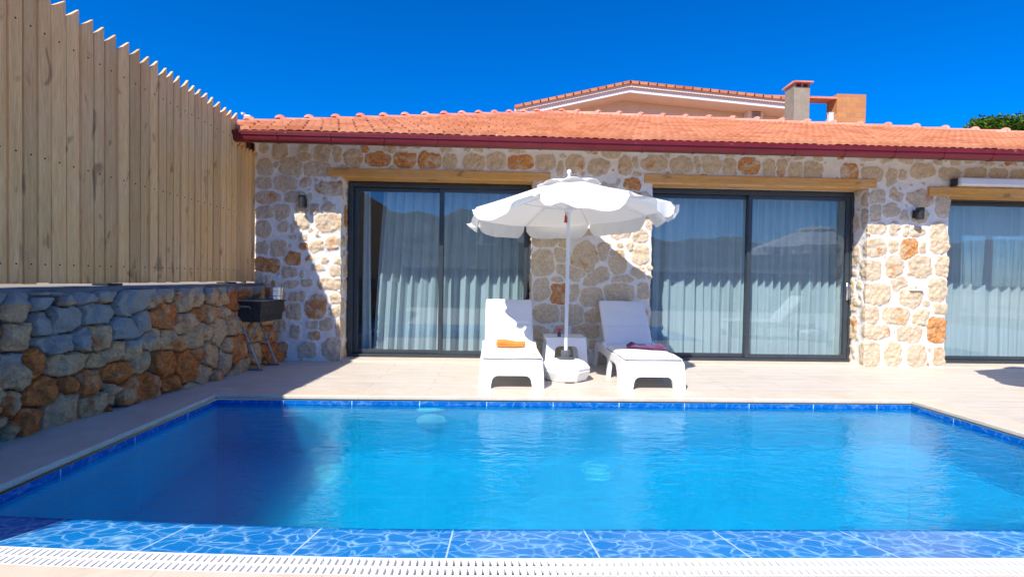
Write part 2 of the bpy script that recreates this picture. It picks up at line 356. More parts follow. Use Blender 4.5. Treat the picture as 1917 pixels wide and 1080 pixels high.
def vnoise(x, y, seed=0):
    xi = np.floor(x).astype(np.int64); yi = np.floor(y).astype(np.int64); fx = x-xi; fy = y-yi
    fx = fx*fx*(3-2*fx); fy = fy*fy*(3-2*fy)
    def h(a, b_):
        n = (a*374761393+b_*668265263+seed*974634777) & 0xffffffff
        n = ((n ^ (n >> 13))*1274126177) & 0xffffffff
        return ((n ^ (n >> 16)) & 0xffff)/65535.
    return (h(xi, yi)*(1-fx)+h(xi+1, yi)*fx)*(1-fy)+(h(xi, yi+1)*(1-fx)+h(xi+1, yi+1)*fx)*fy
def fbm(x, y, o=4, seed=0):
    r = 0; a = .5
    for i in range(o): r = r+a*vnoise(x*2**i+13.7*i, y*2**i+7.1*i, seed+i); a *= .5
    return r/(1-.5**o)
def sstep(a, b_, x): t = np.clip((x-a)/(b_-a), 0, 1); return t*t*(3-2*t)
def fill(stones, u0, u1, v0, v1, radii, gap, tries=900, asp=(.8, 1.3)):
    S = [list(s) for s in stones]
    for r in radii:
        for _ in range(tries):
            u = random.uniform(u0, u1); v = random.uniform(v0, v1); k = random.uniform(*asp); ru = r*k; rv = r/k
            A = np.array([s[:6] for s in S]) if S else np.zeros((0, 6))
            if len(A):
                du = u-A[:, 0]; dv = v-A[:, 1]; D = np.hypot(du, dv)+1e-9; ang = np.arctan2(dv, du)
                e1 = 1/np.sqrt((np.cos(ang)/A[:, 2])**2+(np.sin(ang)/A[:, 3])**2); e2 = 1/np.sqrt((np.cos(ang)/ru)**2+(np.sin(ang)/rv)**2)
                if (D < e1+e2+gap).any(): continue
            S.append([u, v, ru, rv, random.choice([.0, .2, .35, .5, .65, .9]), 0])
    return S
def stone_field(U, V, S, p=2.6, warp=.02, ws=14, seed=3):
    """owner, distance-like value f1 and f2 for every point"""
    Uw = U+(fbm(U*ws, V*ws, 3, seed)-.5)*warp*2; Vw = V+(fbm(U*ws+50, V*ws+20, 3, seed+9)-.5)*warp*2
    f1 = np.full(U.shape, 9.); f2 = np.full(U.shape, 9.); ow_ = np.zeros(U.shape, int)
    for i, s in enumerate(S):
        if len(s) > 6: ca, sa = math.cos(s[6]), math.sin(s[6])
        else: ca, sa = 1, 0
        m = (np.abs(U-s[0]) < s[2]*2.6+.06) & (np.abs(V-s[1]) < s[3]*2.6+.06)
        if not m.any(): continue
        du = Uw[m]-s[0]; dv = Vw[m]-s[1]; a = du*ca+dv*sa; c = -du*sa+dv*ca
        f = (np.abs(a/s[2])**p+np.abs(c/s[3])**p)**(1/p)
        o1 = f1[m]; o2 = f2[m]; oo = ow_[m]
        better = f < o1
        f2[m] = np.where(better, o1, np.minimum(o2, f)); ow_[m] = np.where(better, i, oo); f1[m] = np.where(better, f, o1)
    return ow_, f1, f2

# ================================================================== SETTING
PX0, PX1, PYF, ZW = -2.45, 3.9, 4.62, -.072      # pool edges, water level
def near_out(x): return 1.950-.004*x+(.0162*(x+.28)*(x-1.517) if x < -.28 else 0)
def near_in(x): return near_out(x)+.385
NX = [PX0+(PX1-PX0)*i/24 for i in range(25)]
DEPTH = -1.35
# ground: one sheet with the pool's hole cut out
def ring(name, outer, inner, z, mat, kind='structure'):
    (a, c, b2, d2) = outer; (e, g_, f_, h_) = inner      # x0,y0,x1,y1
    mb = MB(); vs = [(a, c, z), (b2, c, z), (b2, d2, z), (a, d2, z), (e, g_, z), (f_, g_, z), (f_, h_, z), (e, h_, z)]
    mb.add(vs, [(0, 1, 5, 4), (1, 2, 6, 5), (2, 3, 7, 6), (3, 0, 4, 7)])
    return tag(mb.build(name, mat), kind=kind)
ring('ground', (-900, -900, 900, 900), (-2.7, 1.7, 4.1, 4.8), -.05, M['soil'])
dk = MB()
FX = 4.2
dk.add([(-3.6, -6, 0), (13, -6, 0), (13, 1.80, 0), (-3.6, 1.80, 0)], [(0, 1, 2, 3)])
dk.add([(-3.6, 4.94, 0), (13, 4.94, 0), (13, 6.9, 0), (-3.6, 6.9, 0)], [(0, 1, 2, 3)])
dk.add([(FX, 1.80, 0), (13, 1.80, 0), (13, 4.94, 0), (FX, 4.94, 0)], [(0, 1, 2, 3)])
tag(dk.build('pool_deck', M['deck']), kind='structure')
cp = MB()
cp.box(-3.6, FX, PYF, 4.94, -.035, .004, .008)
cp.box(-3.6, PX0, 1.80, PYF-.0005, -.035, .004, .008)
cp.box(PX1, FX, 1.80, PYF-.0005, -.035, .004, .008)
tag(cp.build('pool_coping', M['marble']), kind='structure')
def strip(mb, fns):          # ribbon along x through the profile points fns(x) -> [(y, z), ...]
    m = len(fns(0)); vs = [(x, y, z) for x in NX for y, z in fns(x)]
    mb.add(vs, [(i*m+k, (i+1)*m+k, (i+1)*m+k+1, i*m+k+1) for i in range(len(NX)-1) for k in range(m-1)])
nd = MB(); strip(nd, lambda x: [(1.80, .004), (near_out(x)-.118, .004), (near_out(x)-.118, -.05)])
tag(nd.build('pool_edge_paving', M['marble']), kind='structure')
# basin
def uvbox(c, n):
    if abs(n.z) > .5: return (c.x, c.y)
    if abs(n.y) > .5: return (c.x, c.z)
    return (c.y, c.z)
bs = MB(); x0, x1, yf = PX0+.02, PX1-.02, PYF-.02
for (a, c, d_, e) in (((x0, yf, -.035), (x1, yf, -.035), (x1, yf, DEPTH), (x0, yf, DEPTH)),
                      ((x0, 2.2, -.035), (x0, yf, -.035), (x0, yf, DEPTH), (x0, 2.2, DEPTH)),
                      ((x1, 2.2, -.035), (x1, yf, -.035), (x1, yf, DEPTH), (x1, 2.2, DEPTH)),
                      ((x0, 2.2, -.3), (x1, 2.2, -.3), (x1, 2.2, DEPTH), (x0, 2.2, DEPTH)),
                      ((x0, 2.2, DEPTH), (x1, 2.2, DEPTH), (x1, yf, DEPTH), (x0, yf, DEPTH))):
    bs.add([a, c, d_, e], [(0, 1, 2, 3)])
tag(bs.build('pool_basin', M['tile_deep'], uvf=uvbox), kind='structure')
# waterline tile band under the coping
bd = MB()
bd.box(x0, x1, yf-.008, yf-.001, -.10, -.036); bd.box(x0+.001, x0+.008, 2.3, yf-.009, -.10, -.036); bd.box(x1-.008, x1-.001, 2.3, yf-.009, -.10, -.036)
tag(bd.build('waterline_tiles', M['band'], uvf=uvbox), kind='structure')
# sloping printed ledge along the near edge
lg = MB(); strip(lg, lambda x: [(near_out(x), -.002), (near_in(x), ZW-.004), (near_in(x)+.001, -.34), (2.2, -.34)])
tag(lg.build('ledge_tiles', M['tile'], uvf=lambda c, n: (c.x, c.y)), kind='structure')
wt = MB(); strip(wt, lambda x: [(near_in(x)-.03, ZW), (yf-.008, ZW)])
wo = tag(wt.build('water', M['water']), kind='structure')
if wo.data.polygons[0].normal.z < 0: wo.data.flip_normals()
# overflow grate
gr = empty('overflow_grate', (0, near_out(0)-.06, 0)); tag(gr, 'long white slotted overflow grate along the near edge of the pool', 'drain grate')
g = MB(); sk = lambda x: near_out(x)-near_out(0)
def bar(mb, xa, xb, ya, yb, za, zb):
    vs = [(x, y+sk(x), z) for x in (xa, xb) for y in (ya, yb) for z in (za, zb)]
    mb.add(vs, [(0, 1, 3, 2), (4, 6, 7, 5), (0, 4, 5, 1), (2, 3, 7, 6), (0, 2, 6, 4), (1, 5, 7, 3)])
xx = PX0+.01
while xx < PX1-.02:
    bar(g, xx, xx+.0182, -.052, .054, -.02, .003); xx += .0275
g.build('slats', M['grate'], gr)
g = MB()
for ya, yb, zt in ((.054, .0595, .004), (-.0575, -.052, .004), (-.004, .004, .0045)): strip(g, lambda x: [(ya+sk(x), -.02), (ya+sk(x), zt), (yb+sk(x), zt), (yb+sk(x), -.02)])
g.build('rails', M['grate'], gr)
g = MB(); strip(g, lambda x: [(.06+sk(x), -.05), (-.058+sk(x), -.05)])
g.build('channel', M['garden_wall'], gr)
# pool lamp and floor drains
lampo = empty('pool_lamp', (-.54, yf-.01, -.21)); tag(lampo, 'round white underwater lamp on the far pool wall', 'pool lamp'); lampo.scale = (1, 1, .5)
g = MB(); g.lathe([(.001, 0), (.13, 0), (.135, .012), (.11, .03), (.10, .035), (.001, .035)], n=28); o = g.build('trim_ring', M['white_plastic'], lampo, True); o.rotation_euler = (R(90), 0, 0)
g = MB(); g.lathe([(.001, .03), (.098, .03), (.08, .046), (.001, .052)], n=28); o = g.build('lens', M['awning'], lampo, True); o.rotation_euler = (R(90), 0, 0)
def refr(px, py, z):
    p = on_z(px, py, ZW); d = ray(px, py).normalized(); n_ = 1/1.33; c_ = -d.z; t = n_*d+(n_*c_-math.sqrt(1-n_*n_*(1-c_*c_)))*Vector((0, 0, 1))
    return p+t*((z-ZW)/t.z)
for i, (x, lab) in enumerate(((-1.05, 'round white floor drain in the pool nearer the fence shadow'), (.70, 'round white floor drain in the sunlit middle of the pool'))):
    g = MB(); g.lathe([(.11, 0), (.115, .01), (.09, .018), (.02, .022)], (0, 0, DEPTH+.001), 24); o = g.build('floor_drain', M['white_plastic'], None, True); q_ = refr(*((612, 886), (1117, 880))[i], DEPTH); o.location = (q_.x, min(q_.y, yf-.15), 0)
    tag(o, lab, 'pool drain', 'white drains in the pool floor')
# raised bank of soil behind the rubble wall, hills and garden wall behind the camera
bk = MB(); bk.box(-60, -3.30, -30, 6.3, -.04, .90); tag(bk.build('bank', M['soil']), kind='structure')
n = 120; HP = np.zeros((n, 14, 3))
for i in range(n):
    a = math.pi*(.96+1.1*i/(n-1)); 
    for j in range(14):
        d_ = 60+j*22; t = j/13; xh = math.cos(a)*d_
        base = 31 if xh < 0 else 19
        hh = (t**1.3)*(base+16*fbm(np.array(i*.09), np.array(j*.25), 4, 5)-8+3*math.sin(i*.13))*1.25
        HP[i, j] = (xh, math.sin(a)*d_-8, -.2+hh*(.9+.3*float(vnoise(np.array(i*.8), np.array(j*1.), 9))))
tag(grid_mesh('hills', HP, M['hill']), kind='structure')
gw = MB(); gw.box(-3.4, 13, -5.6, -5.4, 0, 1.35, .01); gw.box(-3.4, 13, -5.63, -5.37, 1.35, 1.41, .01)
tag(gw.build('garden_wall', M['garden_wall']), 'plain rendered garden wall behind the near pool deck, seen mirrored in the doors', 'wall')

# ================================================================== HOUSE
FY = 6.5
house = empty('stone_villa', (2.5, FY, 0)); tag(house, 'single storey stone villa with orange tiled roof and three sliding doors', 'house')
def hp(o): o.parent = house; o.location = -Vector(house.location); return o
OPN = [(-1.93, .48, 2.31), (2.0, 4.83, 2.31), (5.9, 9.2, 2.24)]
G, T, O, Rr, OO = 0., .3, .62, .95, 1.05
def rd(ox, oy, sc, lst):
    out = []
    for s in lst:
        c = on_y(ox+s[0]/sc, oy+s[1]/sc, FY); k = FY/F/sc*1.17
        out.append([c.x, c.z, s[2]*k, s[3]*k, s[4], 0]+([s[5]] if len(s) > 5 else []))
    return out
S = []
S += rd(480, 260, 5.045, [(60,85,45,45,G),(225,115,68,60,T),(440,85,45,35,G),(470,185,60,45,T),(625,140,62,72,T),(775,145,42,75,G),(700,75,25,22,T),(920,190,75,70,O),(1150,200,105,60,Rr),(1405,200,95,70,Rr),(1635,205,95,70,Rr),(1830,215,60,65,G),
 (80,275,75,70,G),(195,240,25,30,G),(330,265,88,80,T),(570,285,110,70,G),(70,420,65,50,G),(290,425,92,65,T),(460,410,50,35,O,.4),(575,405,28,20,G),(700,470,130,55,O),(500,480,20,15,G),(110,555,105,48,O),(390,550,110,48,G),
 (70,690,75,55,O),(240,695,62,70,T),(430,650,55,50,T),(550,660,40,45,O),(690,655,60,45,G),(700,790,120,75,O),(60,850,70,80,T),(250,830,45,45,T),(430,780,60,55,G),(350,850,22,30,O)])
S += rd(480, 440, 4.322, [(45,100,60,45,G),(190,110,55,60,G),(305,190,58,45,Rr),(80,240,100,50,Rr),(270,300,60,40,G),(490,90,50,45,T),(620,60,55,50,O),(495,265,50,25,O),(655,215,35,25,O),(645,290,45,35,T),(610,390,90,42,O),(650,515,38,38,O),(270,400,60,25,G),(410,390,40,30,G),(340,500,70,35,G),(490,575,72,85,Rr),(310,615,55,55,O),(570,730,50,42,G),(460,720,42,32,T),(320,780,35,45,G),(470,810,45,32,O),(205,930,45,62,Rr),(415,925,65,60,T),(620,920,75,85,T),(640,620,42,40,G)])
S += rd(990, 420, 4, [(125,115,80,55,O),(265,130,40,40,T),(105,290,80,90,T),(245,230,58,45,G),(430,245,90,95,O,-.6),(320,360,110,48,T,-.35),(500,395,105,48,G,.45),(560,205,42,60,O),(660,285,60,85,O,.3),(700,410,80,28,T),(215,418,42,22,G),(95,490,58,78,G),(235,520,62,75,OO),(335,510,32,60,T),(472,540,82,62,G),(675,510,105,60,T),(860,495,40,60,T),(135,665,95,62,G),(322,675,82,70,G),(500,680,78,52,T,.3),(85,820,60,55,G),(235,805,50,45,T),(420,800,90,55,T),(170,762,18,12,G),(60,940,50,60,T),(480,900,30,30,T),(540,980,50,60,T),(460,60,90,28,T),(700,70,90,35,T),(840,230,60,70,T),(830,90,60,45,T),(760,170,30,28,G),(820,360,50,40,T)])
S += rd(1590, 330, 2.92, [(150,115,42,34,T),(82,130,22,40,T),(262,90,42,45,O),(350,60,30,18,G,.3),(390,120,75,38,O),(505,170,36,55,T),(225,185,45,35,G),(295,220,22,28,G),(140,205,35,55,G),(80,230,22,60,O),(150,285,50,30,T),(240,290,28,35,T),(375,303,38,26,O),(310,300,18,30,T),(490,340,46,78,T),(135,390,60,45,O),(235,385,25,35,G),(325,400,50,58,OO),(397,390,22,30,G),(245,495,48,56,O),(385,495,62,58,G),(502,490,34,56,T),(110,510,58,52,T),(270,585,42,36,T,.6),(150,640,70,54,T),(335,665,58,50,T),(480,625,52,60,T),(495,725,40,25,G),(110,755,50,44,T),(250,762,70,42,O),(385,765,42,40,T),(140,850,68,38,O),(325,858,65,46,O),(475,838,52,65,OO),(235,970,45,60,T),(365,980,48,60,T),(490,985,32,50,O),(105,970,58,62,T),(432,940,12,12,G),(240,845,10,12,G)])
S += rd(1180, 280, 5.045, [(50,120,35,50,G),(230,135,105,70,O),(480,145,98,66,T),(625,145,32,66,T),(760,145,82,68,T),(935,165,65,68,O),(1125,155,95,72,Rr),(1310,180,56,68,T),(1425,180,46,80,O),(1560,200,62,70,T),(1725,205,88,76,T),(70,25,40,14,O),(600,35,40,12,T),(800,45,60,14,G),(940,55,45,18,T),(1245,65,45,16,O),(1430,75,40,12,Rr),(1600,85,45,18,O)])
S += rd(820, 270, 4.79, [(325,165,90,55,O),(525,155,78,68,G),(740,165,100,60,Rr),(960,160,80,68,T),(1230,175,72,68,O),(1435,210,92,72,T),(1680,190,58,82,O),(265,55,20,20,O),(360,55,40,18,G),(710,60,70,22,G),(1380,70,55,18,O),(1780,66,50,12,O),(1785,265,45,26,G),(1095,215,30,60,G)])
S += rd(1520, 280, 4.829, [(345,205,78,72,Rr),(545,225,88,66,T),(720,265,52,76,T),(820,235,32,46,T),(1000,195,108,62,T),(915,335,50,32,G),(785,365,58,45,O),(1240,225,92,58,T),(1480,215,102,44,T),(1690,220,78,50,T),(1870,230,70,52,T),(265,85,40,14,Rr),(500,85,80,16,G),(850,105,60,28,T),(970,100,36,24,T),(680,105,60,20,T),(1140,110,50,26,T),(1290,115,50,22,T),(1430,110,50,18,T),(1580,125,62,24,T),(1790,125,60,20,Rr)])
S = fill(S, -3.9, 9.6, 0, 2.75, (.13, .10, .075, .05, .035, .024), .004, 800)
S_FAC = S
def facade_eval(U, V):
    ow_, f1, f2 = stone_field(U, V, S_FAC, 2.9, .034, 11)
    sz = np.array([min(s[2], s[3]) for s in S_FAC])[ow_]
    d = (1-f1)*sz; gap = (f2-f1)*sz
    mask = sstep(-.006, .008, d)*sstep(.008, .020, gap)
    rnd = np.array([random.random() for _ in S_FAC]); bulge = .006+.008*rnd[ow_]
    h = mask*(bulge+.004*np.clip(d/.05, 0, 1))+.023*(fbm(U*26, V*26, 4, 8)-.5)*(.45+mask)+.010*(fbm(U*6, V*6, 2, 4)-.5)
    st = np.array([s[4] for s in S_FAC])[ow_]
    return h, np.stack([mask, np.clip(st, 0, 1.05)*.76, rnd[ow_]], -1)
seg = [(-2.985, -1.93), (-1.93, .48), (.48, 2.0), (2.0, 4.83), (4.83, 5.9), (5.9, 9.6)]
xs = np.concatenate([np.linspace(a, c, max(2, int((c-a)/.0125)), endpoint=False) for a, c in seg]+[[9.6]])
zs = np.concatenate([np.linspace(-.02, 2.24, 180, endpoint=False), np.linspace(2.24, 2.31, 6, endpoint=False), np.linspace(2.31, 2.78, 38)])
U, V = np.meshgrid(xs, zs, indexing='ij')
h, att = facade_eval(U, V)
P = np.stack([U, np.full(U.shape, FY)-h, V], -1)
for (a, c, zt) in OPN:
    for xe, sg in ((a, 1), (c, -1)):
        k = np.argmin(abs(xs-xe)); m = zs <= zt+1e-6
        P[k, m, 0] += sg*h[k, m]
xc = (xs[:-1]+xs[1:])/2; zc = (zs[:-1]+zs[1:])/2
keep = np.ones((len(xc), len(zc)), bool)
for (a, c, zt) in OPN: keep &= ~((xc[:, None] > a) & (xc[:, None] < c) & (zc[None, :] < zt))
fw = hp(grid_mesh('wall', P, M['facade'], keep, {'st': att}))
# reveals of the openings
for (a, c, zt) in OPN:
    for xe, sg in ((a, 1), (c, -1)):
        zz = zs[zs <= zt+1e-6]; dd = np.linspace(0, .40, 28); D, Z = np.meshgrid(dd, zz, indexing='ij')
        h2, at2 = facade_eval(xe+sg*D, Z)
        P2 = np.stack([xe+sg*h2, FY+D-h2*(D < 1e-9), Z], -1)
        hp(grid_mesh('reveal', P2, M['facade'], None, {'st': at2}))
# other walls, floor, ceiling and dividing walls of the rooms
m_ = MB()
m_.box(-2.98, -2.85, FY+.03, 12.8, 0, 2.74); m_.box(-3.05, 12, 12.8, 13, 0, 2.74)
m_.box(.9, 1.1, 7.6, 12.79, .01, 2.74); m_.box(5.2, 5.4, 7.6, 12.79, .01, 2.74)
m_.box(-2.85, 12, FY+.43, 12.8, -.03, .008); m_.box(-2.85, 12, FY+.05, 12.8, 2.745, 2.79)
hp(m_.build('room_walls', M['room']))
# solid backing of pillars (thickness)
m_ = MB()
for a, c in ((-2.84, -1.97), (.52, 1.96), (4.87, 5.86)): m_.box(a, c, FY+.04, FY+.40, 0, 2.74)
for (a, c, zt) in OPN: m_.box(a-.03, c+.03, FY+.26, FY+.40, zt, 2.735)
hp(m_.build('wall_core', M['trim']))
for i, (a, c, z0, z1) in enumerate(((-2.09, .69, 2.305, 2.41), (1.89, 4.91, 2.315, 2.425), (5.61, 9.6, 2.235, 2.35))):
    m_ = MB(); m_.box(a, c, FY-.038, FY+.255, z0, z1, .006, tone=.55); hp(m_.build('lintel', M['lintel']))
for (a, c, zt) in OPN:
    m_ = MB(); m_.box(a-.0, c, FY-.03, FY+.42, -.02, .016, .004); hp(m_.build('threshold', M['marble']))
m_ = MB(); m_.box(-3.02, 9.7, FY-.035, FY+.02, 2.70, 2.76, .004); hp(m_.build('wall_trim', M['trim']))
m_ = MB(); m_.box(-3.95, 10.6, 6.06, FY-.036, 2.742, 2.765); hp(m_.build('soffit', M['white_paint']))
m_ = MB(); m_.box(-3.95, 10.6, 6.035, 6.058, 2.62, 2.74); hp(m_.build('fascia', M['gutter']))
# gutter
prof = [(6.03, 2.725), (6.03, 2.63), (6.005, 2.598), (5.955, 2.594), (5.925, 2.612), (5.915, 2.645), (5.915, 2.67), (5.903, 2.672), (5.90, 2.715), (5.907, 2.726), (5.915, 2.715), (5.92, 2.68), (5.93, 2.66), (5.94, 2.63), (5.96, 2.612), (6.0, 2.612), (6.02, 2.635), (6.022, 2.725)]
prof = [(y_, 2.594+(z_-2.594)*.9-.018) for y_, z_ in prof]
m_ = MB(); m_.prism(prof, -3.98, 10.6, 'x'); gut = hp(m_.build('gutter', M['gutter'], None, 30))
xg = -3.7
while xg < 10.5:
    m_ = MB(); q = [(y if y > 5.99 else y-.006, z-.006 if z < 2.7 else z+.002) for y, z in prof[:10]]+[(6.02, 2.732)]
    m_.prism(q, xg, xg+.022, 'x'); o = m_.build('gutter_bracket', M['gutter'], gut); xg += .6
# roof
SL = .373; EZ, EY = 2.69, 5.97; AP = (1.43, 11.0)
def rz(y): return EZ+SL*(y-EY)
def xl(y): return AP[0]-(AP[1]-y)*1.075
def xr(y): return AP[0]+(AP[1]-y)*3.07
CR = .325; nc = int((AP[1]-EY)/CR)+1; rows = []; tones = []
xg = np.arange(-4.1, 12.0, .0166667); TW = .2
rt = np.random.default_rng(5)
for k in range(nc):
    off = (k % 2)*TW/2
    tid = np.floor((xg+off)/TW).astype(int); ton = rt.random(1200)
    ph = ((xg+off)/TW) % 1
    prof_ = .032*np.abs(np.sin(np.pi*ph*2))**1.1
    seam = -.016*np.exp(-((ph-.0)/.05)**2)-.016*np.exp(-((ph-1)/.05)**2)
    jit = (rt.random(1200)-.5)[tid+100]*.010
    tj = (rt.random(1200)-.5)[tid+100]*.012
    for (t, lift) in ((.22, -.022), (-.02, .026), (-.015, .060), (.5, .036), (1.0, .008)):
        y = EY+(k+t)*CR
        if t == .14: zrow = rz(y)+lift+0*xg
        elif t == -.02: zrow = rz(y)+lift+.35*prof_+jit
        else: zrow = rz(y)+lift+(prof_ if t > 0 else .75*prof_)+seam*1.5+jit
        yy = y+tj
        rows.append(np.stack([xg, np.full(xg.shape, yy) if np.isscalar(yy) else yy, zrow], -1)); tones.append(ton[tid+100])
RP = np.stack(rows, 1); TN = np.stack(tones, 1)
ycen = (RP[:-1, :-1, 1]+RP[1:, 1:, 1])/2; xcen = (RP[:-1, :-1, 0]+RP[1:, 1:, 0])/2
kp = (xcen > xl(ycen)) & (xcen < xr(ycen)) & (ycen < AP[1])
roof = hp(grid_mesh('roof', RP, M['roof'], kp, {'tone': TN}, smooth=False))
# remaining slopes (plain)
m_ = MB(); A3 = (AP[0], AP[1], rz(AP[1])-.02); LC = (xl(EY), EY, rz(EY)); RC = (xr(EY), EY, rz(EY))
m_.add([A3, LC, (LC[0], 16.2, LC[2]), (8.0, 16.2, 2.7), (RC[0], 16.2, 2.7), RC], [(0, 1, 2), (0, 2, 3), (0, 3, 4), (0, 4, 5)])
o = m_.build('back_slope', M['roof'], roof); 
m_ = MB(); m_.add([(xl(EY), EY+.02, rz(EY)-.03), (xr(EY), EY+.02, rz(EY)-.03), (AP[0], AP[1], rz(AP[1])-.05)], [(0, 1, 2)])
m_.build('underlay', M['ridge'], roof)
def caps(p0, p1, step, name, lw):
    p0 = Vector(p0); p1 = Vector(p1); d = (p1-p0); Ln = d.length; d.normalize(); side = d.cross(Vector((0, 0, 1))).normalized(); up = side.cross(d).normalized()
    mb = MB(); s = 0
    while s < Ln:
        vs = []; rings = [(0, .125), (.05, .128), (.055, .112), (step+.04, .095)]
        jj = random.uniform(-.006, .006)
        for (t, r) in rings:
            c = p0+d*min(s+t, Ln+.1)+up*(jj-.058)
            for q in range(9):
                a = math.pi*q/8; vs.append(c+side*math.cos(a)*r*lw+up*math.sin(a)*r)
        fs = [(i*9+q, i*9+q+1, (i+1)*9+q+1, (i+1)*9+q) for i in range(3) for q in range(8)]+[tuple(range(9))]
        mb.add(vs, fs); s += step
        c = p0+d*(s-step+.03)+up*(.036+jj)
        mb.lathe([(.075, 0), (.070, .022), (.048, .042), (.02, .052), (.001, .054)], c, 10)
    return mb.build(name, M['ridge'], roof, 35)
caps((xl(EY)-.05, EY-.05, rz(EY)+.01), (AP[0], AP[1], rz(AP[1])+.06), .40, 'hip_tiles', 1.1)
caps((xr(EY+.6), EY+.6, rz(EY+.6)+.03), (AP[0], AP[1], rz(AP[1])+.06), .44, 'hip_tiles', 1.1)
# chimney
ch = MB(); cc = on_y(1493, 160, 12.0); cx, cz = cc.x, cc.z
ch.box(cx-.185, cx+.185, 11.8, 12.2, 3.8, cz-.11, .006)
for dx in (-.16, .0, .16): ch.box(cx+dx-.025, cx+dx+.025, 11.81, 12.19, cz-.115, cz-.0)
chim = ch.build('chimney', M['stucco'], roof)
ch = MB(); ch.add([(cx-.215, 11.72, cz-.03), (cx+.215, 11.72, cz-.03), (cx+.215, 12.28, cz-.03), (cx-.215, 12.28, cz-.03), (cx-.12, 12, cz+.09), (cx+.12, 12, cz+.09), (cx-.215, 11.72, cz+.0), (cx+.215, 11.72, cz+.0), (cx+.215, 12.28, cz+.0), (cx-.215, 12.28, cz+.0)],
       [(0, 1, 2, 3), (6, 7, 5, 4), (8, 9, 4, 5), (7, 8, 5), (9, 6, 4), (0, 1, 7, 6), (1, 2, 8, 7), (2, 3, 9, 8), (3, 0, 6, 9)]); ch.build('chimney_cap', M['ridge'], chim if False else roof)

# ------------------------------------------------------------------ sliding doors
def sliding_door(a, c, mid, zt, front_right, handles, ends=True):
    y0 = FY+.26
    f = MB()
    f.box(a, a+.055, y0, y0+.12, .017, zt, .003); f.box(c-.055, c, y0, y0+.12, .017, zt, .003)
    f.box(a+.055, c-.055, y0, y0+.12, zt-.055, zt, .003); f.box(a+.055, c-.055, y0, y0+.12, .017, .055, .003)
    d = hp(f.build('sliding_door', M['alu']))
    for k, (p, q) in enumerate(((a+.056, mid+.03), (mid-.03, c-.056))):
        fr_ = (k == 1) == front_right; ya = y0+.012 if fr_ else y0+.062
        s = MB(); b_ = .055
        s.box(p, p+b_, ya, ya+.045, .058, zt-.058, .004); s.box(q-b_, q, ya, ya+.045, .058, zt-.058, .004)
        s.box(p+b_, q-b_, ya, ya+.045, zt-.058-b_*.9, zt-.058, .004); s.box(p+b_, q-b_, ya, ya+.045, .058, .058+b_*.9, .004)
        s.build('sash', M['alu'], d)
        gl = MB(); gl.box(p+b_, q-b_, ya+.018, ya+.026, .058+b_*.9, zt-.058-b_*.9); gl.build('glass_pane', M['glass'], d)
    for hx, hz, mat in handles:
        hd = MB(); yh = y0-.002
        hd.box(hx-.014, hx+.014, yh-.008, yh+.012, hz-.12, hz+.12, .004)
        hd.tube([(hx, yh-.006, hz+.09), (hx, yh-.04, hz+.09), (hx, yh-.045, hz+.06), (hx-.004, yh-.045, hz-.10)], [.009, .010, .010, .007], 8)
        hd.build('handle', mat, d, True)
    return d
sliding_door(-1.905, .50, -.70, 2.295, True, [(.445, .93, M['black'])])
sliding_door(1.99, 4.85, 3.42, 2.295, True, [(4.765, .97, M['steel'])])
sliding_door(5.88, 9.2, 7.54, 2.275, True, [])

# ------------------------------------------------------------------ curtains
def curtain(xb0, xb1, xt0, xt1, Y, lab, pitch=.13, amp=.045, seed=0, z0=.03, z1=2.45):
    n = int((xb1-xb0)/.012); m = 14; u = np.linspace(0, 1, n); t = np.linspace(0, 1, m)
    Uu, Tt = np.meshgrid(u, t, indexing='ij')
    X = (xb0+(xb1-xb0)*Uu)*(1-Tt)+(xt0+(xt1-xt0)*Uu)*Tt
    base = xb0+(xb1-xb0)*Uu
    wv = fbm(base*2.2, base*0+seed, 3, seed)*5
    ph = base/pitch*2*math.pi+wv*1.6
    A = amp*(.45+.9*vnoise(base*5, base*0+3, seed+2))*(1-.35*Tt)
    Yv = Y+A*np.sin(ph)+.35*A*np.sin(2.1*ph+1)+.012*np.sin(Tt*5+base*6)
    Pp = np.stack([X, Yv, z0+(z1-z0)*Tt], -1)
    return tag(grid_mesh('curtain', Pp, M['curtain']), lab, 'curtain', 'sheer white curtains behind the glass doors')
CYY = FY+.62
curtain(-1.80, -1.66, -1.78, -1.70, CYY-.08, 'narrow sheer white curtain strip at the fence-side end of the first door', .09, .03, 1)
curtain(-1.66, .62, -1.52, .62, CYY, 'sheer white pleated curtain across the door behind the orange towel lounger', .15, .05, 2)
curtain(1.9, 3.46, 1.9, 3.46, CYY, 'sheer white curtain behind the pane beside the purple towel lounger', .15, .05, 3)
curtain(3.48, 5.0, 3.48, 5.0, CYY, 'sheer white curtain behind the handled pane of the middle door', .13, .05, 4)
curtain(5.75, 9.1, 5.75, 9.1, CYY, 'sheer greyish curtain behind the door under the white awning case', .17, .045, 5)

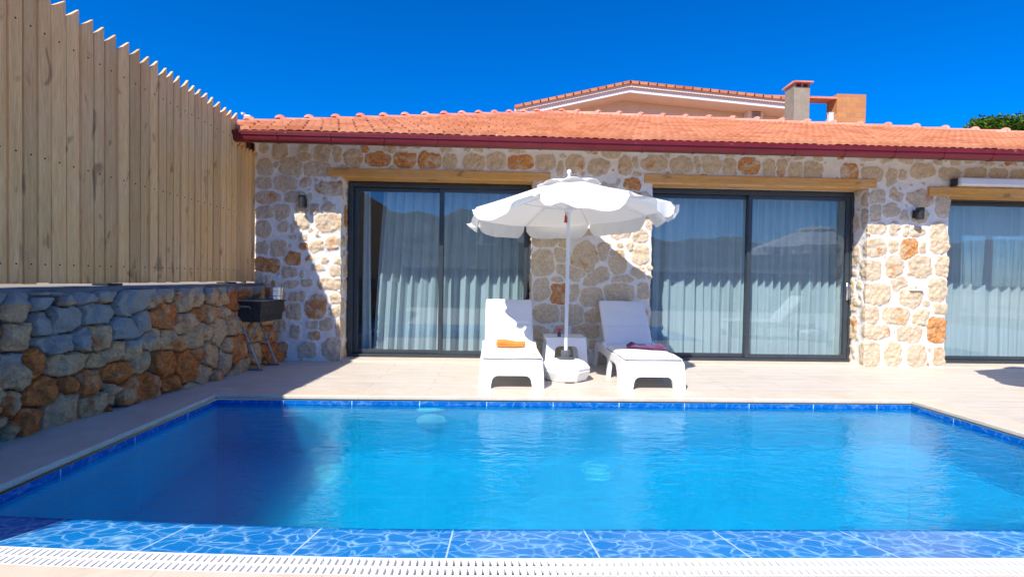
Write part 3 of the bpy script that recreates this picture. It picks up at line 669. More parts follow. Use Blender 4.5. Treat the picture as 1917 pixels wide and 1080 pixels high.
# ------------------------------------------------------------------ wall lamps, awning, small wall fittings
def wall_lamp(x, z, lab):
    t = empty('wall_lamp', (x, FY-.02, z)); tag(t, lab, 'wall lamp', 'black up-and-down wall lamps')
    m_ = MB(); m_.lathe([(.040, -.075), (.046, -.073), (.046, .073), (.040, .075), (.034, .074), (.034, .05), (.001, .05)], (0, -.075, 0), 24); m_.build('body', M['black'], t, True)
    m_ = MB(); m_.box(-.028, .028, -.034, .02, -.05, .05, .004); m_.build('wall_plate', M['black'], t)
    for s in (-1, 1):
        m_ = MB(); m_.lathe([(.034, s*.060), (.0345, s*.066), (.001, s*.066)], (0, -.075, 0), 20); m_.build('lens', M['awning'], t, True)
wall_lamp(-2.37, 1.975, 'black cylindrical wall lamp on the stone beside the fence')
wall_lamp(5.44, 1.99, 'black cylindrical wall lamp on the stone pillar next to the awning door')
aw = empty('awning_case', (7.8, FY, 2.40)); tag(aw, 'long white retracted awning case above the rightmost door', 'awning')
m_ = MB(); m_.box(5.93-7.8, 9.4-7.8, -.15, -.03, -.045, .055, .018); m_.build('case', M['awning'], aw)
m_ = MB(); m_.box(5.89-7.8, 5.925-7.8, -.10, -.02, -.05, .05, .004); m_.build('end_bracket', M['black'], aw)
c = on_y(1713, 543, FY); hk = empty('wall_shelf', (c.x, FY, c.z)); tag(hk, 'tiny pale ledge with a hook on the sunny right pillar', 'wall ledge')
m_ = MB(); m_.box(-.095, .095, -.045, .01, -.008, .006, .002); m_.build('ledge', M['trim'], hk)
m_ = MB(); m_.tube([(0, .01, .045), (0, -.03, .045), (0, -.035, .055)], .006, 6); m_.build('hook', M['grey_metal'], hk)

# ------------------------------------------------------------------ rubble retaining wall
rw = empty('rubble_wall', (-3, 4.5, 0)); tag(rw, 'low retaining wall of rough orange and grey rubble below the timber fence', 'retaining wall')
ZT = .935
def xb(y): return np.where(y > 3.2, -3.104+.1358*(y-3.329), -3.1215+.02*(y-3.2))
def xt(y): return -2.885+.072*(y-6.3)
def wx(y, z): t = np.clip(z/ZT, 0, 1.1); return xb(y)*(1-t)+xt(y)*t
def wall_pt(px, py):
    X = -3.
    for _ in range(12): p = on_x(px, py, X); X = float(wx(np.array(p.y), np.array(p.z)))
    return p
RS = []
for s in [(75,235,72,80,T),(75,405,85,85,T),(55,620,90,100,G),(30,820,50,90,T),(5,960,30,60,T),(130,930,75,90,O),(155,575,75,95,Rr,-.5),(235,740,95,80,Rr),(375,700,45,58,Rr),(325,855,100,95,G),(510,820,80,68,T,.3),(505,690,80,85,O),(620,740,38,70,G),(665,635,80,58,O),(740,720,65,75,O),(870,700,58,85,O),(1000,680,65,42,Rr),(370,580,110,68,G),(280,460,120,58,G),(450,430,55,78,G),(350,320,120,72,G),(210,340,50,78,G,.3),(190,225,60,42,G),(355,200,32,38,T),(455,190,60,30,G),(195,150,45,20,T),(275,150,28,22,T),(600,180,72,35,T),(560,280,100,72,G),(745,215,90,68,G,.2),(565,415,60,85,T,.4),(600,525,125,50,T,.4),(695,360,65,72,G),(820,330,45,80,G,.3),(755,490,48,62,G),(810,565,50,60,G),(875,430,55,68,G),(885,190,25,75,T),(960,160,42,52,T),(950,285,75,70,O),(1000,440,75,58,T),(1060,340,70,50,T,.5),(1015,170,18,32,O),(1080,205,48,58,G),(1165,180,38,55,G),(1235,175,42,48,T),(1155,285,38,45,O),(1215,280,36,65,T),(1295,170,32,60,G),(1365,200,40,65,Rr),(1300,270,25,40,T),(1450,155,33,50,O),(1500,150,25,50,T),(1350,330,32,80,T),(1420,320,42,75,T),(1120,415,48,70,G),(1190,380,33,60,G),(1270,390,58,85,G),(940,580,72,85,Rr),(1080,590,58,92,Rr),(1215,520,72,75,T),(1185,625,58,60,T),(1265,640,36,35,O),(1320,560,38,65,G),(1400,480,60,85,O),(1485,395,33,55,T),(1430,565,48,48,T),(1495,510,33,65,T),(1380,620,38,25,T),(1140,520,38,48,T),(1325,470,25,60,T)]:
    c = wall_pt(s[0]/3.177, 500+s[1]/3.177); a = wall_pt((s[0]-s[2])/3.177, 500+s[1]/3.177); e = wall_pt((s[0]+s[2])/3.177, 500+s[1]/3.177)
    up = wall_pt(s[0]/3.177, 500+(s[1]-s[3])/3.177); dn = wall_pt(s[0]/3.177, 500+(s[1]+s[3])/3.177)
    RS.append([c.y, c.z, (e.y-a.y)/2*1.1, (up.z-dn.z)/2*1.1, s[4], 0]+([s[5]] if len(s) > 5 else []))
RS = fill(RS, -4.5, 6.5, -.02, .93, (.17, .13, .10, .07, .045, .03), -.004, 600, (.8, 1.3))
ys = np.concatenate([np.arange(-4.5, 2.4, .05), np.arange(2.4, 3.6, .008), np.arange(3.6, 6.56, .010)]); zz = np.arange(-.02, ZT+.004, .009)
U, V = np.meshgrid(ys, zz, indexing='ij')
ow_, f1, f2 = stone_field(U, V, RS, 3.0, .024, 12, 21)
sz = np.array([min(s[2], s[3]) for s in RS])[ow_]; gap = (f2-f1)*sz
rr = np.random.default_rng(2); nS = len(RS); tu = (rr.random(nS)-.5)*.5; tv = (rr.random(nS)-.35)*.45; rb = rr.random(nS)
cu_ = np.array([s[0] for s in RS])[ow_]; cv_ = np.array([s[1] for s in RS])[ow_]
mask = sstep(.004, .013, gap)*sstep(1.26, 1.14, f1)
prof = 1-np.clip(1-gap/.016, 0, 1)**1.6
fac = np.abs(fbm(U*9, V*9, 3, 31)-.5)*2
NF = 5; fa = rr.random((nS, NF))*2*np.pi; fs_ = .45+1.0*rr.random((nS, NF)); fo = .35+.65*rr.random((nS, NF)); du_ = U-cu_; dv_ = V-cv_; top = np.full(U.shape, .030)
for k in range(NF):
    ang_ = fa[ow_, k]+k*2*np.pi/NF
    top = np.minimum(top, .030-fs_[ow_, k]*(du_*np.cos(ang_)+dv_*np.sin(ang_)-fo[ow_, k]*sz*.55))
h = mask*(.016+np.maximum(top, -.01)+.030*prof*(.6+.7*rb[ow_])+tu[ow_]*(U-cu_)*.35+tv[ow_]*(V-cv_)*.35+.026*fac*prof+.020*(fbm(U*34, V*34, 4, 12)-.5))+.012*(fbm(U*12, V*12, 4, 17)-.5)
h = h*1.1
h = np.where(mask < .5, h-.030*(1-mask)*(.4+fbm(U*4, V*4, 2, 3)), h)
st = np.array([s[4] for s in RS])[ow_]
greyish = np.array([1. if s[4] < .25 else (.45 if s[4] < .4 else .1) for s in RS])[ow_]
smear = greyish*.72*sstep(4.9, 4.2, U)*sstep(.38, .56, V+.15*(fbm(U*3, V*3, 2, 6)-.5))*1.0+.5*sstep(.84, .90, V)+.25*sstep(.55, .75, fbm(U*5, V*5, 3, 44))
P = np.stack([wx(U, V)+h, U, V], -1)
o = grid_mesh('stonework', P, M['rubble'], None, {'st': np.stack([mask, np.clip(st*.85+.24, 0, 1)*.97, rb[ow_]], -1), 'smear': smear}); o.parent = rw; o.location = -Vector(rw.location)
m_ = MB(); nn = 60; vs = []
for i in range(nn+1):
    y = -4.5+11.03*i/nn; X = float(xt(np.array(y))); j = lambda: random.uniform(-.008, .008)
    vs += [(X-.34, y, ZT-.05), (X-.34, y, ZT+.028), (X+.005+j(), y, ZT+.030+j()*.5), (X+.028+j(), y, ZT+.012+j()), (X+.02+j(), y, ZT-.035+j()*2)]
m_.add(vs, [(i*5+k, i*5+k+1, i*5+k+6, i*5+k+5) for i in range(nn) for k in range(4)])
o = m_.build('mortar_cap', M['concrete_cap'], rw, True); o.location = -Vector(rw.location)

# ------------------------------------------------------------------ timber fence
fn = empty('timber_fence', (-3.2, 3.5, 1.0)); tag(fn, 'tall weathered pine picket fence with slanted board tops above the rubble wall', 'fence')
def fx(y): return -2.96+.074*(y-6.0)
panel = MB(); nails = MB(); y = 6.235
def picket(mb, yb, wd, zt, cut, xj, th=.022):
    X = (fx(yb+wd/2) if yb < 6.0 else -2.957)+xj; t_ = random.random(); lean = random.uniform(-.004, .004)
    z0 = .988+random.uniform(-.004, .006); dz = cut
    pr_ = [(yb, z0), (yb+wd, z0), (yb+wd+lean, zt), (yb+lean, zt-dz)]
    n0 = len(mb.v)
    k = .002
    vs = [(X-th, a, b_) for a, b_ in pr_]+[(X, a+(k if i in (0, 3) else -k), b_) for i, (a, b_) in enumerate(pr_)]
    mb.add(vs, [(3, 2, 1, 0), (4, 5, 6, 7), (0, 1, 5, 4), (1, 2, 6, 5), (2, 3, 7, 6), (3, 0, 4, 7)], t_)
    return X, t_
yy = 6.02
while yy > -4.3:
    wd = random.uniform(.088, .126); yb = yy-wd
    zt = 2.905+.053*(6.0-yy)+random.uniform(-.012, .012)
    X, _ = picket(panel, yb, wd-random.uniform(.0015, .005), zt, random.uniform(.095, .118), random.uniform(-.006, .004))
    for zn in (1.12, 1.78+.03*(6.2-yy), 2.60+.045*(6.2-yy)):
        nails.lathe([(.0055, -.002), (.0055, .003), (.001, .004)], (0, 0, 0), 6) if False else panel.box(X, X+.003, yb+wd*.5-.0045, yb+wd*.5+.0045, zn-.0045, zn+.0055, tone=-2.2)
    yy = yb
def loc_to(o, par): o.parent = par; o.location = -Vector(par.location); return o
loc_to(panel.build('picket_panel', M['picket']), fn)
panel = MB(); yy = 6.47
while yy > 6.04:
    wd = .088; picket(panel, yy-wd, wd-.003, 2.60+random.uniform(-.015, .015), .08, -.012+.0); yy -= wd
loc_to(panel.build('short_picket_panel', M['picket']), fn)
rl = MB()
for zn in (1.12, 1.78, 2.62):
    rl.add([(fx(-4.3)-.065, -4.3, zn-.03), (fx(6.2)-.065, 6.2, zn-.03), (fx(6.2)-.065, 6.2, zn+.03), (fx(-4.3)-.065, -4.3, zn+.03), (fx(-4.3)-.03, -4.3, zn-.03), (fx(6.2)-.03, 6.2, zn-.03), (fx(6.2)-.03, 6.2, zn+.03), (fx(-4.3)-.03, -4.3, zn+.03)],
           [(0, 1, 2, 3), (4, 5, 6, 7), (0, 1, 5, 4), (2, 3, 7, 6), (0, 3, 7, 4), (1, 2, 6, 5)])
loc_to(rl.build('rail', M['picket']), fn)
for yp in (5.93, 4.3, 2.4, .4, -1.6, -3.6):
    m_ = MB(); X = fx(yp); m_.box(X-.15, X-.07, yp-.04, yp+.04, .94, 2.9); loc_to(m_.build('post', M['picket']), fn)
    m_ = MB(); m_.box(X-.15, X+.01, yp-.06, yp+.06, .966, .984, .002); loc_to(m_.build('post_foot', M['black']), fn)

# ------------------------------------------------------------------ parasols
def make_parasol(x, y, lab, tilt=.045, seed=1, rzz=0):
    rs = random.Random(seed)
    t = empty('parasol', (x, y, 0), rzz); tag(t, lab, 'parasol', 'white scalloped parasols')
    Rm, zr, zc = 1.055, 1.80, 2.09
    ph0 = math.pi/8
    # canopy: eight sagging panels between ribs
    NA, NR = 12, 12; P = []; 
    def rim(a):          # polar radius of an octagon side with slight inward curve
        k = ((a-ph0) % (math.pi/4))-math.pi/8
        return Rm*math.cos(math.pi/8)/math.cos(k)*(1-.015*math.cos(k*4))
    tot = 8*NA; 
    def zt_(a, r): return r*(tilt*math.cos(a)-.045*math.sin(a))
    mb = MB(); vs = []
    for i in range(tot):
        a = ph0+2*math.pi*i/tot; s = (i % NA)/NA; sag = math.sin(math.pi*s)
        for j in range(NR+1):
            q = .2+.8*j/NR; r = rim(a)*q
            z = zc-(zc-zr)*((q-.2)/.8)**.96-.024*sag*q*q+zt_(a, r)+.004*math.sin(9*a+5*q)
            vs.append((r*math.cos(a), r*math.sin(a), z))
    n1 = NR+1; fs = [(i*n1+j, ((i+1) % tot)*n1+j, ((i+1) % tot)*n1+j+1, i*n1+j+1) for i in range(tot) for j in range(NR)]
    mb.add(vs, fs); can = mb.build('canopy', M['canopy'], t, 60)
    # valance flaps, one per panel, rounded corners
    for p in range(8):
        mb = MB(); vs = []; nA, nR = 20, 6; am = ph0+math.pi/8+p*math.pi/4
        fl = {5: .62, 4: .85, 3: .55, 6: .8, 7: .85}.get(p, rs.uniform(.0, .08)); fq = rs.uniform(2, 3.6); fp = rs.uniform(0, 6)
        for i in range(nA+1):
            s = i/nA; a = ph0+p*math.pi/4+(math.pi/4)*(.015+.97*s); r0 = rim(a)
            e = min(s, 1-s); ln = .155*(1-.55*max(0, 1-e/.13)**2.2)*(1+.03*math.sin(s*9+p))
            z0 = zr-.022*math.sin(math.pi*s)+zt_(a, r0)+.004*math.sin(9*a+5)
            for j in range(nR+1):
                q = j/nR; out = fl*q*ln*(.8+.5*math.sin(fq*s*3+fp))+.022*q*math.sin(s*fq*6+fp)
                drop = ln*q*math.sqrt(max(.12, 1-min(.9, (out/ln)**2 if ln else 0)))
                vs.append((r0*math.cos(a)+out*math.cos(am), r0*math.sin(a)+out*math.sin(am), z0-drop))
        m1 = nR+1; mb.add(vs, [(i*m1+j, (i+1)*m1+j, (i+1)*m1+j+1, i*m1+j+1) for i in range(nA) for j in range(nR)])
        mb.build('valance', M['canopy'], can, 70)
    # vent cap
    mb = MB(); vs = []
    for i in range(64):
        a = ph0+2*math.pi*i/64; k = (i % 8)/8; bul = math.sin(math.pi*k)
        for j in range(7):
            q = j/6; r = .33*q*(1+.04*bul)+.001; z = 2.135-.055*q**1.3+.018*bul*q-.022*max(0, q-.8)*5*(1-.5*bul)+zt_(a, r)
            vs.append((r*math.cos(a), r*math.sin(a), z))
    mb.add(vs, [(i*7+j, ((i+1) % 64)*7+j, ((i+1) % 64)*7+j+1, i*7+j+1) for i in range(64) for j in range(6)]); mb.build('vent_cap', M['canopy'], can, 60)
    mb = MB(); mb.lathe([(.012, 2.14), (.03, 2.15), (.016, 2.175), (.012, 2.19), (.022, 2.205), (.026, 2.225), (.018, 2.245), (.002, 2.252)], n=16); mb.build('finial', M['white_plastic'], t, True)
    mb = MB(); mb.tube([(0, 0, .2), (0, 0, 2.15)], .0195, 16); mb.build('pole', M['white_metal'], t, True)
    mb = MB(); mb.lathe([(.022, 1.78), (.04, 1.79), (.042, 1.84), (.022, 1.86)], n=16); mb.build('runner', M['white_plastic'], t, True); mb = MB(); mb.lathe([(.022, 2.05), (.045, 2.06), (.045, 2.09), (.022, 2.10)], n=16); mb.build('hub', M['white_plastic'], t, True)
    for k in range(8):
        a = ph0+k*math.pi/4; c, s = math.cos(a), math.sin(a); e = Rm*.985
        mb = MB(); mb.tube([(.04*c, .04*s, 2.055), (.5*e*c, .5*e*s, 1.93+zt_(a, .5)), (e*c, e*s, zr-.012+zt_(a, e))], .0065, 6); rb_ = mb.build('rib', M['white_metal'], t, True)
        mb = MB(); mb.tube([(.04*c, .04*s, 1.82), (.48*e*c, .48*e*s, 1.925+zt_(a, .5))], .0055, 6); mb.build('strut', M['white_metal'], rb_, True)
    mb = MB(); mb.tube([(-.03, -.02, 1.80), (-.032, -.022, 1.765)], .004, 6); mb.tube([(-.032, -.022, 1.765), (-.032, -.022, 1.74), (-.032, -.022, 1.68)], [.006, .012, .016], 8); mb.build('tassel', M['fabric_red'], t, True)
    # base tank
    mb = MB(); mb.lathe([(.21, 0), (.225, .01), (.262, .09), (.268, .105), (.268, .112), (.262, .118), (.262, .128), (.268, .133), (.266, .15), (.235, .185), (.17, .21), (.08, .222), (.03, .224)], n=8, ph=math.pi/8)
    tk = mb.build('base', M['white_plastic'], t, 25)
    mo = tk.modifiers.new('bevel', 'BEVEL'); mo.width = .012; mo.segments = 3; mo.limit_method = 'ANGLE'; mo.angle_limit = R(25)
    mb = MB(); mb.box(-.05, .05, -.262, -.235, .02, .05, .004); mb.build('plug', M['cream'], tk)
    mb = MB(); mb.lathe([(.095, .222), (.095, .234), (.06, .24), (.052, .245), (.056, .30), (.05, .312), (.024, .314)], n=10); mb.build('socket', M['grey_plastic'], tk, 30)
    return t
make_parasol(.785, 5.49, 'white parasol with scalloped valance standing between the two loungers')
make_parasol(6.0, 4.15, 'second white parasol beyond the right edge, seen mirrored in the middle door', seed=4, rzz=.3)

# ------------------------------------------------------------------ loungers
def rounded(pts, r, n=4):
    out = []
    for i, p in enumerate(pts):
        a = Vector(pts[i-1]); b_ = Vector(p); c = Vector(pts[(i+1) % len(pts)]); rr_ = r[i] if isinstance(r, (list, tuple)) else r
        if rr_ <= 0: out.append(tuple(b_)); continue
        d1 = (a-b_).normalized(); d2 = (c-b_).normalized(); p1 = b_+d1*rr_; p2 = b_+d2*rr_
        for k in range(n+1):
            t = k/n; q = p1*(1-t)**2+b_*2*t*(1-t)+p2*t*t; out.append((q.x, q.y))
    return out
def pad(W, Lg, T_, name, par, M4, seams, puff=.012):
    nx, ny = 22, 44; mb = MB(); vs = []
    for side in (1, -1):
        for i in range(nx+1):
            for j in range(ny+1):
                u = i/nx*2-1; v = j/ny*2-1
                eu = (1-abs(u)**6); ev = (1-abs(v)**8*1.0); th = T_*.5*(max(eu, 0)*max(ev, 0))**.33
                yy = (v+1)/2*Lg
                q = sum(math.exp(-((yy-s)/.012)**2) for s in seams)
                x = u*W/2*(1-.03*max(0, abs(v)-.85)*6); z = side*(th+(puff*.5*(1-u*u)*(1-v*v) if side > 0 else 0)-(.010*q*(1-.2*abs(u)) if side > 0 else 0)+(.003*math.sin(yy*23+u*3) if side > 0 else 0))
                vs.append(M4 @ Vector((x, yy, z)))
    k = (nx+1)*(ny+1); fs = []
    for i in range(nx):
        for j in range(ny):
            a = i*(ny+1)+j; fs.append((a, a+ny+1, a+ny+2, a+1)); fs.append((k+a, k+a+1, k+a+ny+2, k+a+ny+1))
    mb.add(vs, fs); return mb.build(name, M['cushion'], par, True)
def make_lounger(x, y, rz_, lab, ang=50, bl=.64):
    t = empty('sun_lounger', (x, y, 0), rz_); tag(t, lab, 'sun lounger', 'white plastic sun loungers')
    W = .62; hw = W/2
    # front panel with arched opening
    outer = [(-hw-.01, 0), (-hw-.004, .16), (-hw+.01, .285), (hw-.01, .285), (hw+.004, .16), (hw+.01, 0)]
    hole = rounded([(hw-.105, 0), (hw-.125, .125), (-hw+.125, .125), (-hw+.105, 0)], [0, .06, .06, 0], 6)
    mb = MB(); mb.prism(outer+[(-hw+.105, 0)][:0]+[], 0, 0.0001) if False else None
    L_ = rounded(outer, [0, .03, .03, .03, .03, 0], 4)
    poly = L_+hole
    mb.prism(poly, 0, .045, 'y'); mb.build('front_panel', M['white_plastic'], t)
    # two side panels
    sp_ = [(0, 0), (.11, 0), (.155, .12), (.24, .20), (.47, .215), (.545, .20), (.56, 0), (.62, 0), (.63, .20), (.74, .215), (1.18, .215), (1.30, .19), (1.33, 0), (1.39, 0), (1.385, .22), (1.36, .29), (1.05, .292), (.98, .335), (.93, .35), (.89, .33), (.80, .292), (.02, .285)]
    rr_ = [0, 0, .02, .04, .03, .02, 0, 0, .02, .03, .03, .03, 0, 0, .02, .03, .03, .02, .015, .02, .03, .02]
    for s in (-1, 1):
        mb = MB(); xo = s*hw; mb.prism(rounded(sp_, rr_, 3), min(xo, xo-s*.04), max(xo, xo-s*.04), 'x')
        for v in range(len(mb.v)):
            px_, py_, pz_ = mb.v[v]; mb.v[v] = (px_+s*.018*max(0, 1-pz_/.25), py_+.046, pz_)
        mb.build('side_frame', M['white_plastic'], t)
    mb = MB()
    for k in range(9): mb.box(-hw+.04, hw-.04, .06+k*.1, .13+k*.1, .25, .268, .004)
    mb.build('seat_slats', M['white_plastic'], t)
    B = Matrix.Translation((0, .97, .285)) @ Matrix.Rotation(R(ang), 4, 'X')
    mb = MB()
    mb.box(-.275, -.235, 0, bl, -.02, .012, .006, M4=B); mb.box(.235, .275, 0, bl, -.02, .012, .006, M4=B)
    for k in range(7): mb.box(-.235, .235, .02+k*(bl-.09)/6, .075+k*(bl-.09)/6, -.012, .008, .004, M4=B)
    mb.build('backrest', M['white_plastic'], t)
    pad(.585, .985, .055, 'seat_cushion', t, Matrix.Translation((0, -.012, .302)), [.33, .62])
    pad(.565, bl+.02, .055, 'back_cushion', t, B @ Matrix.Translation((0, .0, .036)), [.27, .285])
    return t
make_lounger(.185, 4.99, 0, 'white lounger with the orange towel, its backrest half in sun')
make_lounger(1.59, 4.99, 0, 'white lounger with the purple towel, its backrest in shade')
make_lounger(4.62, 3.55, R(-84), 'third white lounger beyond the right edge, seen mirrored in the middle door')

# towels
def towel_roll():
    # tapered soft roll lying across the seat
    t = empty('rolled_towel', (.19, 5.50, .335), .10); tag(t, 'orange towel rolled up on the left lounger seat', 'towel')
    mb = MB(); n = 26; m = 30; vs = []
    for i in range(n+1):
        s = i/n; x = -.155+.31*s
        e = min(1, (min(s, 1-s)/.07)) ; r = (.052-.014*s)*(.72+.28*math.sqrt(max(0, 1-(1-e)**2)))
        for k in range(m):
            a = 2*math.pi*k/m; rk = r*(1+.05*math.sin(3*a+s*5)+.03*math.sin(7*a+9*s))
            vs.append((x, rk*math.cos(a)*1.1, .046-.010*s+rk*math.sin(a)*(.80 if math.sin(a) > 0 else .86)+.006*math.sin(s*7)))
    fs = [(i*m+k, (i+1)*m+k, (i+1)*m+(k+1) % m, i*m+(k+1) % m) for i in range(n) for k in range(m)]+[tuple(range(m)), tuple(n*m+k for k in range(m))]
    mb.add(vs, fs); mb.build('roll', M['orange'], t, 60)
    mb = MB(); mb.box(-.15, .13, -.062, -.054, .012, .03, .003); mb.build('hem', M['orange'], t)
towel_roll()
def towel_fold():
    n, m = 40, 18; P = np.zeros((n, m, 3))
    for i in range(n):
        s = i/(n-1); x = -.21+.42*s
        for j in range(m):
            q = j/(m-1)*2*math.pi
            wy = .075*(1-.25*math.cos(s*6.3))*(1-.55*max(0, 1-s/.10)**2)*(1-.6*max(0, 1-(1-s)/.10)**2)
            hz = (.028+.012*math.sin(s*9+.6)+.010*math.sin(s*17))*(1-.6*max(0, 1-min(s, 1-s)/.12)**1.5)
            P[i, j] = (x, wy*math.cos(q)+.02*math.sin(s*5), .030+hz*math.sin(q)*(1 if math.sin(q) > 0 else .55)+.006*math.sin(q*3+s*14)-.01)
    o = grid_mesh('folded_towel', P, M['purple']); o.location = (1.66, 5.50, .333); o.rotation_euler = (0, .03, -.22)
    tag(o, 'purple towel crumpled on the right lounger seat', 'towel')
towel_fold()
# ------------------------------------------------------------------ side table with bottle
tb = empty('side_table', (.835, 6.0, 0)); tag(tb, 'low white plastic side table against the stone pillar behind the parasol', 'side table')
mb = MB(); mb.prism(rounded([(-.235, -.21), (.235, -.21), (.235, .21), (-.235, .21)], .05, 5), .385, .41, 'z'); mb.build('table_top', M['white_plastic'], tb)
for yy_ in (-.20, .17):
    hole = rounded([(.155, .0), (.125, .315), (-.125, .315), (-.155, .0)], [0, .05, .05, 0], 5)
    outer = [(-.255, 0), (-.225, .384), (.225, .384), (.255, 0)]
    mb = MB(); mb.prism(outer+hole, yy_, yy_+.03, 'y'); mb.build('leg_frame', M['white_plastic'], tb)
for s in (-1, 1):
    mb = MB(); mb.box(min(s*.222, s*.195), max(s*.222, s*.195), -.168, .168, .31, .384, .004); mb.build('apron', M['white_plastic'], tb)
bt = empty('small_bottle', (.765, 5.93, .411)); tag(bt, 'small dark bottle with a pink top on the side table', 'bottle')
mb = MB(); mb.lathe([(.018, 0), (.021, .004), (.021, .04), (.012, .052), (.009, .056)], n=14); mb.build('body', M['grey_plastic'], bt, True)
mb = MB(); mb.lathe([(.012, .0565), (.026, .066), (.024, .085), (.008, .094)], n=10); mb.build('cap', M['pink'], bt, True)

# ------------------------------------------------------------------ barbecue
bq = empty('charcoal_barbecue', (-2.70, 6.0, 0), -.10); tag(bq, 'black charcoal grill box on folding metal legs in the shaded corner', 'barbecue')
mb = MB(); q = [(-.15, .56), (.15, .56), (.165, .77), (-.165, .77)]
def tapered(mb, x, y, z0, z1, k, th):
    o_ = [(-x+k, -y+k, z0), (x-k, -y+k, z0), (x-k, y-k, z0), (-x+k, y-k, z0), (-x, -y, z1), (x, -y, z1), (x, y, z1), (-x, y, z1)]
    i_ = [(-x+k+th, -y+k+th, z0+th), (x-k-th, -y+k+th, z0+th), (x-k-th, y-k-th, z0+th), (-x+k+th, y-k-th, z0+th), (-x+th, -y+th, z1), (x-th, -y+th, z1), (x-th, y-th, z1), (-x+th, y-th, z1)]
    mb.add(o_+i_, [(0, 3, 2, 1), (0, 1, 5, 4), (1, 2, 6, 5), (2, 3, 7, 6), (3, 0, 4, 7), (8, 9, 10, 11), (8, 12, 13, 9), (9, 13, 14, 10), (10, 14, 15, 11), (11, 15, 12, 8), (4, 5, 13, 12), (5, 6, 14, 13), (6, 7, 15, 14), (7, 4, 12, 15)])
tapered(mb, .165, .255, .545, .765, .02, .006)
for k in range(5): mb.box(.158, .162, -.2+k*.085, -.16+k*.085, .60, .612)
mb.build('firebox', M['soot'], bq)
mb = MB(); mb.box(-.18, .18, -.27, -.256, .758, .772, .002); mb.box(-.18, .18, .256, .27, .758, .772, .002); mb.box(-.18, -.166, -.256, .256, .758, .772, .002); mb.box(.166, .18, -.256, .256, .758, .772, .002); mb.build('rim', M['soot'], bq)
mb = MB()
for k in range(13): mb.tube([(-.17+k*.0283, -.25, .778), (-.17+k*.0283, .25, .778)], .003, 6)
mb.build('grill', M['grey_metal'], bq)
mb = MB(); mb.tube([(-.07, -.262, .70), (-.07, -.30, .72), (.05, -.30, .72), (.05, -.262, .70)], .008, 8); mb.build('handle', M['grey_metal'], bq, True)
for yv in (-.19, .17):
    for s in (-1, 1):
        mb = MB(); mb.tube([(s*.115, yv+s*.012, .02), (-s*.12, yv+s*.012, .56)], .009, 8); mb.build('leg', M['grey_metal'], bq, True)
    mb = MB(); mb.tube([(-.15, yv, .014), (.15, yv, .014)], .012, 8); mb.build('foot_bar', M['grey_metal'], bq, True)
pt = empty('metal_pot', (-2.575, 6.12, .782)); tag(pt, 'shiny metal pot standing on the black grill', 'pot')
mb = MB(); mb.lathe([(.088, 0), (.095, .006), (.103, .14), (.108, .143), (.108, .148), (.100, .148), (.098, .142), (.090, .01), (.001, .01)], n=32); mb.build('body', M['steel'], pt, 30)
mb = MB()
for z in (.045, .10): mb.lathe([(.098, z-.004), (.1035, z), (.098, z+.004)], n=32)
mb.build('bands', M['steel'], pt, True)
cn = MB(); cn.lathe([(.034, 0), (.036, .004), (.036, .27), (.039, .275), (.039, .283), (.033, .283), (.032, .20), (.001, .20)], n=20)
o = cn.build('tall_tumbler', M['beige_ceramic'], None, 30); o.location = (-2.69, 6.20, .782); tag(o, 'tall beige tumbler standing behind the metal pot on the grill', 'tumbler')

# ------------------------------------------------------------------ things above and behind
def P_(px, py, Y): v = on_y(px, py, Y); return (v.x, v.z)
UY = 14.
uh = empty('upper_house', (4, UY+.8, 0)); tag(uh, 'cream gabled house with white fascia rising behind the villa roof', 'house')
def up(o): return loc_to(o, uh)
aL, aT, aR = P_(963, 199, UY), P_(1178, 153, UY), P_(1490, 186, UY)
def off(p, dz): return (p[0], p[1]+dz)
def chev(d0, d1, y0, y1, name, mat, par=None, xo=0):
    pts = [off(aL, d0), off(aT, d0), off(aR, d0), off(aR, d1), off(aT, d1), off(aL, d1)]
    mb = MB(); mb.prism(pts, y0, y1, 'y'); return up(mb.build(name, mat))
chev(-.29, -.16, UY, UY+.05, 'fascia', M['white_paint'])
chev(-.28, -.262, UY+.051, UY+6, 'soffit', M['cream'])
mb = MB(); 
pts = [(aL[0]+.9, 2.0), (aL[0]+.9, aL[1]-.02), off(aT, -.285), off(aR, -.285), (aR[0], 2.0)]
mb.prism(pts, UY+.72, UY+5.9, 'y'); up(mb.build('wall', M['cream']))
chev(-.12, -.05, UY+.10, UY+6, 'roof', M['ridge'])
# verge tiles: scalloped under-edge and stepped capping tiles
mb = MB(); mc = MB()
for (p, q, k) in ((aL, aT, 14), (aT, aR, 19)):
    d = Vector((q[0]-p[0], q[1]-p[1])); Ln = d.length; d.normalize(); nrm = Vector((-d.y, d.x))
    for i in range(k):
        a = Vector(p)+d*(Ln*i/k); e = Vector(p)+d*(Ln*(i+1)/k+.03)
        lo, hi = (.006, .0) if (q[1] > p[1]) else (.0, .006)
        pts = [a+nrm*(-.08), e+nrm*(-.08), e+nrm*(-.01+hi), a+nrm*(-.01+lo)]
        mb.prism([(v.x, v.y) for v in pts], UY-.10, UY+.25, 'y', tone=random.random())
    n = k*3
    for i in range(n):
        a = Vector(p)+d*(Ln*(i+.5)/n); r_ = Ln/n*.42
        mc.prism([(a.x+r_*math.cos(th)-0*nrm.x, a.y-.150+r_*.55*math.sin(th)) for th in [math.pi+math.pi*j/6 for j in range(7)]], UY-.06, UY-.003, 'y')
    pp = [Vector(p)+nrm*(-.07), Vector(q)+nrm*(-.07), Vector(q)+Vector((0, -.155)), Vector(p)+Vector((0, -.155))]
    mc.prism([(v.x, v.y) for v in pp], UY-.055, UY-.004, 'y')
up(mb.build('verge_tiles', M['roof'])); up(mc.build('verge_mortar', M['cream']))
